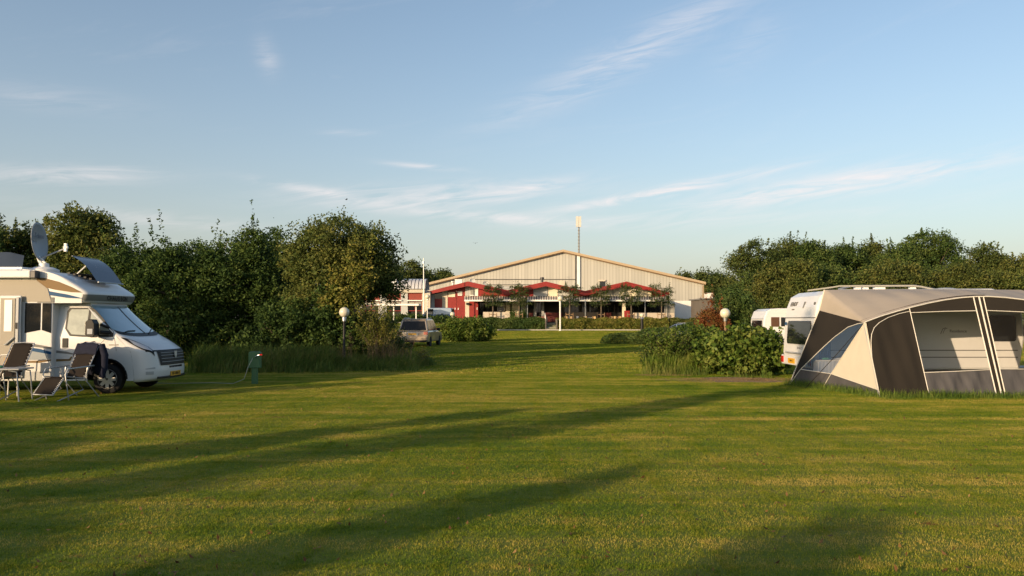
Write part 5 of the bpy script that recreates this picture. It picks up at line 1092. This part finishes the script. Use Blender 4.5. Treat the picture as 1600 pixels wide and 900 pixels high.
mb = MB(); mb.tube([p + Vector((0, .16, .045)) for p in arcp[:9]], .010, fab_d, 5); mb.build('roof_seam', T, True, smooth=60)
# left side wall
W1 = [(1251, 577), (1275, 553.5), (1288, 541), (1304, 526.5), (1313, 520), (1325, 511), (1340, 506)]
sheet([R1, F0] + [p1(*a) for a in reversed(W1)] + [Rb], fab_d, 'dark_side_panel')
sheet([p1(*a) for a in W1] + [F0, p1(1298.5, 584)], foilb, 'side_window')
sheet([p1(1251, 577), p1(1298.5, 584), M0, Rb], fab_g, 'mud_flap')
wsheet(lambda u, v: p2(*[(1351 + (1353.5 - 1351) * u) * (1 - v) + (1298.5 + (1372 - 1298.5) * u) * v if k == 0 else 504 * (1 - v) + (584 + (609 - 584) * u) * v for k in (0, 1)]), fab_c, 'cream_side_panel', .03, 7)
sheet([p2(1298.5, 584), p2(1372, 609), Fb, M0], fab_g, 'mud_flap')
def pipe(pts, name='piping', r_=.009, m=None): mb = MB(); mb.tube([p + Vector((-.006, -.012, 0)) for p in pts], r_, m or pip, 6); mb.build(name, T, True, smooth=60)
pipe([p1(*a) for a in W1] + [F0]); pipe([p1(1251, 577), Rb]); pipe([p1(1251, 577), p1(1298.5, 584), p2(1335, 596.5), p2(1372, 609)]); pipe([F0, p1(1298.5, 584), M0]); pipe([F0, Fb]); pipe([R0, R1, Rb], r_=.016)
mb = MB(); pk = G(1258, 607); mb.tube([F0, F0.lerp(pk, .5) + Vector((0, 0, -.02)), pk], .008, fab_d, 5); mb.tube([pk, pk + Vector((-.03, -.03, -.05))], .01, metal, 5); mb.build('guy_line', T, True)
# front wall
s1t, s1b = (1421, arcy(1421)), (1452.5, 619.8)
def door(u, v):
    xt = 1351 + (1421 - 1351) * u; yt = arcy(xt); xb = 1375 + (1452.5 - 1375) * u; return fp(xt + (xb - xt) * v, yt + (619.8 - yt) * v)
wsheet(door, fab_d, 'door_panel', .03, 9)
pipe([fp(*a) for a in ((1362.5, 560), (1361, 535), (1362, 522), (1366, 512), (1374, 504), (1388, 496), (1405, 490), (1421, 486.5))], 'door_piping')
pipe([fp(*s1t), fp(*s1b)])
def band(xa, xb, ya, yb):
    def f(u, v): x = xa + (xb - xa) * u; y = arcy(x); y2 = ya + (yb - ya) * u; return fp(x, y + (y2 - y) * v)
    return f
wsheet(band(1421.5, 1526, 488.5, 485.5), fab_d, 'top_band', .004, 5)
wsheet(quadf(fp, (1423.3, 488.5), (1526, 485.5), (1547.5, 577.5), (1444.3, 582)), foil, 'front_window', .02, 9)
wsheet(quadf(fp, (1444.3, 582), (1547.5, 577.5), (1557.5, 619.8), (1452.8, 619.8)), fab_g, 'mud_flap', .045, 19)
wsheet(lambda u, v: fp((1521 + 15.5 * u) * (1 - v) + (1557.5 + 14 * u) * v, 464 * (1 - v) + 619.8 * v) + Vector((0, -.012, 0)), fab_d, 'pole_sleeve', 0, 1, 4, 8)
pipe([fp(1521, 464), fp(1557.5, 619.8)], r_=.013); pipe([fp(1536.5, 464), fp(1571.5, 619.8)], r_=.013)
mb = MB(); mb.tube([fp(1528.5, 464) + Vector((0, -.03, 0)), fp(1564.5, 619.8) + Vector((0, -.03, 0))], .018, pip, 8); mb.build('pole_strip', T, True)
wsheet(band(1536, 1700, 485, 496), fab_d, 'top_band', .004, 5)
wsheet(quadf(fp, (1541, 485), (1690, 494), (1720, 577), (1561.5, 576.5)), foil, 'front_window', .02, 11)
wsheet(quadf(fp, (1561.5, 576.5), (1720, 577), (1722, 619.8), (1571.5, 619.8)), fab_g, 'mud_flap', .04, 23)
pipe([fp(1423.3, 488.5), fp(1475, 486.5), fp(1526, 485.5)]); pipe([fp(1444.3, 582), fp(1495, 580), fp(1547.5, 577.5)]); pipe([fp(1541, 485), fp(1600, 487.5), fp(1690, 494)]); pipe([fp(1561.5, 576.5), fp(1720, 577)])
pe = fp(1722, 504); pg = fp(1722, 619.8); sheet([Vector((13.3, 20.47, 2.5)), pe, pg, Vector((13.6, 20.6, 0))], fab_d, 'right_side_wall')
mb = MB()
for p, q_ in ((F0, Fb), (fp(1528, 464), fp(1564, 619.8)), (pe, pg)): mb.tube([p + Vector((0, .05, -.02)), q_ + Vector((0, .05, 0))], .014, metal, 6)
mb.tube([F0.lerp(R0, k) + Vector((.03, .02, -.04)) for k in (0, .5, 1)], .014, metal, 6); mb.tube([p + Vector((0, .04, -.03)) for p in arcp], .014, metal, 6); mb.build('frame_pole', T, True)
# things inside the tent
strp = bpy.data.materials.new('striped_cloth'); strp.use_nodes = True; _n = strp.node_tree.nodes; _l = strp.node_tree.links; _g = _n.new('ShaderNodeNewGeometry'); _w = _n.new('ShaderNodeTexWave'); _w.inputs['Scale'].default_value = 9; _w.inputs['Distortion'].default_value = .6; _l.new(_g.outputs['Position'], _w.inputs[0]); _r = _n.new('ShaderNodeValToRGB'); _r.color_ramp.elements[0].color = (.2, .26, .36, 1); _r.color_ramp.elements[1].color = (.72, .72, .74, 1); _l.new(_w.outputs[0], _r.inputs[0]); _l.new(_r.outputs[0], _n['Principled BSDF'].inputs['Base Color'])
t = thing('side_cupboard', (8.0, 20.2, 0), 'low cupboard under a blue and white striped cloth inside the tent corner', 'cupboard')
mb = MB(); a = at(1274, 564, 20.2); b_ = at(1306, 564, 20.2); mb.box((a.x, 20.0, 0), (b_.x, 20.38, a.z), strp); mb.build('cloth_cover', t, True, bevel=.02); mb = MB(); mb.box((a.x, 19.99, a.z + .002), (b_.x + .02, 20.38, a.z + .03), whitep); mb.build('top', t, True, bevel=.008)
mb = MB(); mb.ball(((a.x + b_.x) / 2, 20.18, a.z + .06), .05, mat('green_cloth', (.05, .22, .12), .8), 10, (2.2, 1, .6)); o = mb.build('green_bundle', smooth=60); tag(o, 'small green bundle on top of the striped cupboard in the tent', 'bundle')
cur = mat('blue_curtain', (.10, .20, .42), .8, var=.2, vscale=5)
mb = MB(); q0 = at(1256, 548, 20.44).x; q0 = 7.95; mb.grid([[(q0 + .30 * u, 20.44 + .015 * math.sin(u * 30), 1.2 * (1 - v) + .1) for u in np.linspace(0, 1, 30)] for v in (0, .5, 1)], cur); o = mb.build('blue_curtain', smooth=70, solid=.004); tag(o, 'blue curtain hanging in the rear corner of the tent', 'curtain')

# ------------------------------------------------------------------ cars
def car(loc, rz, L_, W_, H_, bodym, label, van=False, plate=True):
    """length along +y (forward), rear bumper at y=0"""
    t = thing('parked_van' if van else 'parked_car', loc, label, 'van' if van else 'car', rz=rz); h = W_ / 2
    if van:
        belt = 1.15; low = [(0, .35), (0, 1.1), (L_ - 1.15, 1.12), (L_ - .25, .98), (L_ - .02, .75), (L_, .4)]
        top = [(0.02, 1.1), (.1, H_ - .08), (.25, H_), (L_ - 1.95, H_), (L_ - 1.75, H_ - .06), (L_ - 1.0, 1.1)]
    else:
        belt = 1.0; low = [(0.02, .38), (-.02, .62), (.04, .98), (.25, 1.02), (L_ - 1.35, 1.0), (L_ - .3, .88), (L_ - .05, .68), (L_, .38)]
        top = [(.16, 1.0), (.42, H_ - .10), (.7, H_ - .01), (L_ * .48, H_), (L_ * .58, H_ - .05), (L_ * .73, 1.0)]
    ax_ = (.85, L_ - .85); 
    def arch(prof):
        y0, z0 = prof[0]; y1, z1 = prof[-1]; pts = list(prof); bot = [(y1 - .05, .3)]
        for c in (ax_[1], ax_[0]):
            bot += [(c + .37 * math.cos(a), .34 + .37 * math.sin(a) - .02) for a in np.linspace(0, math.pi, 9)]
        bot += [(y0 + .05, .3)]; return pts + bot
    mb = MB(); P = arch(low); n = len(P); secs = []
    for x, ins in ((-h, .0), (-h + .07, .0), (h - .07, .0), (h, .0)):
        k = .04 if abs(x) == h else 0; secs.append([(x, y + (k if y < .5 else -k if y > L_ - .5 else 0), z - (k * .7 if z > .8 else 0)) for y, z in P])
    vs = [p for s_ in secs for p in s_]; fs = [tuple(range(n)), tuple(range(4 * n - 1, 3 * n - 1, -1))] + [(j * n + i, j * n + (i + 1) % n, (j + 1) * n + (i + 1) % n, (j + 1) * n + i) for j in range(3) for i in range(n)]
    mb.add(vs, fs, bodym); mb.build('body', t, smooth=50, bevel=.06)
    hh = h - .05; tt = h - (.10 if van else .24); mb = MB(); zb = top[0][1]
    wz = lambda z: hh + (tt - hh) * max(0, (z - zb)) / (H_ - zb)
    m_ = len(top); vs = [(-wz(z), y, z) for y, z in top] + [(wz(z), y, z) for y, z in top]; fs = [tuple(range(m_)), tuple(range(2 * m_ - 1, m_ - 1, -1))] + [(i, (i + 1) % m_, (i + 1) % m_ + m_, i + m_) for i in range(m_)]
    mb.add(vs, fs, bodym); mb.build('cabin', t, smooth=50, bevel=.05)
    def gl(y0, y1, f0, f1, nm='side_window'):
        zz0, zz1 = zb + (H_ - zb) * .10, zb + (H_ - zb) * .84
        for s in (-1, 1):
            mb = MB(); mb.prism([(s * (wz(zz0) + .004), y0 + f0, zz0), (s * (wz(zz0) + .004), y1 + f1, zz0), (s * (wz(zz1) + .004), y1, zz1), (s * (wz(zz1) + .004), y0, zz1)], (s * .006, 0, 0), glassd); mb.build(nm, t)
    if van: gl(L_ - 2.35, L_ - 1.72, 0, .55)
    else: gl(.55, 1.35, -.12, 0); gl(1.42, 2.25, 0, 0); gl(2.32, L_ * .56, 0, .62)
    def face(i, a, b_, m, nm, ins=.10, o=.01):
        (y0, z0), (y1, z1) = top[i], top[i + 1]; q = lambda f: (y0 + (y1 - y0) * f, z0 + (z1 - z0) * f); (ya, za), (yb, zbb) = q(a), q(b_)
        d = Vector((0, z1 - z0, -(y1 - y0))).normalized(); d = -d if (i == 0) == (d.y > 0) else d
        mb = MB(); mb.prism([Vector((-wz(za) + ins, ya, za)), Vector((wz(za) - ins, ya, za)), Vector((wz(zbb) - ins, yb, zbb)), Vector((-wz(zbb) + ins, yb, zbb))], d * o, m); return mb.build(nm, t)
    face(0, .08, .92, mat('tinted_glass', (.008, .008, .009), .25, spec=.25), 'rear_window'); face(m_ - 2, .08, .95, glassd, 'windscreen', .07)
    if not van: 
        mb = MB(); mb.box((-tt, .42, H_ - .05), (tt, .62, H_ - .02), bodym); mb.build('spoiler', t)
        for s in (-1, 1): mb = MB(); mb.tube([(s * (tt - .03), .7, H_), (s * (tt - .03), .8, H_ + .04), (s * (tt - .03), 2.2, H_ + .05), (s * (tt - .03), 2.3, H_)], .02, metal, 6); mb.build('roof_rail', t)
        mb = MB(); mb.box((-h + .03, -.09, .42), (h - .03, -.0, .66), bodym); bp = mb.build('bumper', t, bevel=.03); mb = MB(); mb.box((-h + .12, -.07, .30), (h - .12, 0, .42), blackp); mb.build('lower_trim', bp)
    for s in (-1, 1):
        mb = MB(); mb.box((s * (h - .28), -.035, .78), (s * (h - .02), .02, .96), redl if van else mat('clear_red_lamp', (.45, .16, .12), .12, coat=1)); mb.build('tail_light', t, bevel=.012)
        mb = MB(); mb.box((s * (h - .35), L_ - .25, .68), (s * (h - .04), L_ + .01, .84), lampglass); mb.build('headlight', t, bevel=.012)
        mb = MB(); mb.box((s * (h + .0), L_ * .60, 1.0), (s * (h + .2), L_ * .60 + .12, 1.18), blackp); mb.build('wing_mirror', t, bevel=.02)
    mb = MB(); mb.box((-.26, -.05, .76), (.26, -.03, .87), platem); pl = mb.build('number_plate', t)
    mb = MB(); mb.box((-.36, -.035, .72), (.36, -.028, .91), sill if not van else bodym); mb.build('plate_surround', t)
    for y in ax_:
        for s in (-1, 1):
            w = bpy.data.objects.new('wheel', None); COL.objects.link(w); w.parent = t; w.location = (s * (h - .11), y, .33)
            mb = MB(); mb.lathe([(.2, -.1), (.31, -.1), (.33, -.06), (.33, .06), (.31, .1), (.2, .1)], (0, 0, 0), rubber, 24, 'x'); mb.build('tyre', w, smooth=40); mb = MB(); mb.lathe([(.21, s * .09), (.18, s * .06), (.02, s * .085)], (0, 0, 0), wheelm, 20, 'x'); mb.build('rim', w)
    return t
suvp = mat('bronze_grey_paint', (.40, .32, .24), .3, .4, var=.05, coat=.8); bluep = mat('pale_blue_paint', (.20, .27, .38), .3, .2, coat=.6); bl2 = mat('blue_grey_paint', (.14, .20, .32), .3, .3, coat=.6)
c_ = car((-6.25, 49.5, 0), R(-6), 4.6, 2.0, 1.78, suvp, 'bronze grey estate car seen from behind, parked between the sprays and the laurel hedge')
text_obj('plate_lettering', '47-XT-RN', .09, blackp, (0, -.053, .815), (R(90), 0, 0), [c for c in c_.children if c.name.startswith('number_plate')][0], .001)
car((-7.2, 97.0, gz(-9, 97)), R(83), 4.7, 1.95, 1.95, bluep, 'pale blue van parked in front of the red doors, behind the laurel hedge', True)
car((15.6, 63, 0), R(60), 4.2, 1.75, 1.42, bl2, 'small blue grey car half hidden behind the russet shrub on the right')

# birds
for i, (px, py, Y) in enumerate(((541, 312, 90), (743, 380, 110))):
    p = at(px, py, Y); mb = MB(); mb.ball((0, 0, 0), .06, blackp, 8, (2.0, .9, .8)); mb.add([(-.05, .08, .03), (.15, .08, .03), (0, .32, .1), (-.1, .3, .1), (-.05, -.08, .03), (.15, -.08, .03), (0, -.32, .1), (-.1, -.3, .1)], [(0, 1, 2, 3), (4, 5, 6, 7)], blackp); o = mb.build('bird'); o.location = p; o.rotation_euler = (0, 0, .6 + i); tag(o, ['tiny dark bird in the sky above the round tree', 'tiny dark bird in the sky left of the hall roof'][i], 'bird', 'birds in the sky')

# unseen trees behind the photographer and a hedge added for shade; their long shadows fall across the lawn
dx, dy = math.sin(R(SUN_AZ)), math.cos(R(SUN_AZ)); tan_e = math.tan(R(SUN_EL))
def off(o_, s_): return (dx * s_ + dy * o_, dy * s_ - dx * o_)
for i, (o_, tip, w, lab) in enumerate(((-17.6, 13.5, 1.0, 'slender'), (-10.2, 11.2, .7, 'tall broad'), (-8.5, 32, .75, 'tallest narrow'), (-5.2, 7.4, .45, 'short pointed'), (-2.4, 7.4, .4, 'short thin'), (-23.0, 10.5, 1.5, 'low wide'), (-13.6, 6.6, 1.3, 'low rounded'), (-30, 6, 2.2, 'wide'), (-20.2, 2.5, 1.2, 'low'))):
    x, y = off(o_, -14); h = (tip + 14) * tan_e
    tree('unseen_tree', (x, y, 0), [(0, 0, h * .82, w * .62, w * .62, h * .18), (0, 0, h * .58, w * .85, w * .85, h * .25), (0, 0, h * .35, w, w, h * .25)], 7000, .16, L_hedge, lab + ' pointed tree standing out of view behind the photographer', group='boundary trees behind the photographer', clump=.3, per=60, seed=300 + i, trunk_r=.08, inner=.5)
for i, (o_, h, w, lab) in enumerate(((-28.3, 7.4, 1.5, 'tall'), (-31, 7.9, 1.7, 'tallest'), (-34, 7.6, 1.7, 'rounded tall'), (-37.5, 8.2, 1.9, 'widest tall'), (-24.8, 5.0, 1.3, 'low'))):  # unseen trees added to shade the left hedge and its grass
    x, y = off(o_, -8); tree('unseen_tree', (x, y, 0), [(0, 0, h * .72, w * .8, w * .8, h * .25), (0, 0, h * .45, w, w, h * .3), (0, 0, h * .2, w, w, h * .2)], 9000, .2, L_hedge, lab + ' dense tree added out of view left of the motorhome to shade the hedge bed', group='unseen trees added to shade the left hedge bed', clump=.4, per=60, seed=340 + i, trunk_r=.1, inner=.5)
for i, (oa, ob, s_, h) in enumerate(((-19, -11, -12, 2.9), (-11, -3.6, -12, 2.6), (-3.6, 8, -12, 2.9))):  # hedge put in out of view so the near lawn lies in shade
    strip_hedge('unseen_shade_hedge', off(oa, s_), off(ob, s_), .6, h, h + .1, 16000, .2, L_hedge, ['hedge out of view far behind the photographer to the left', 'hedge out of view behind the photographer', 'hedge out of view behind the photographer to the right'][i], 320 + i)
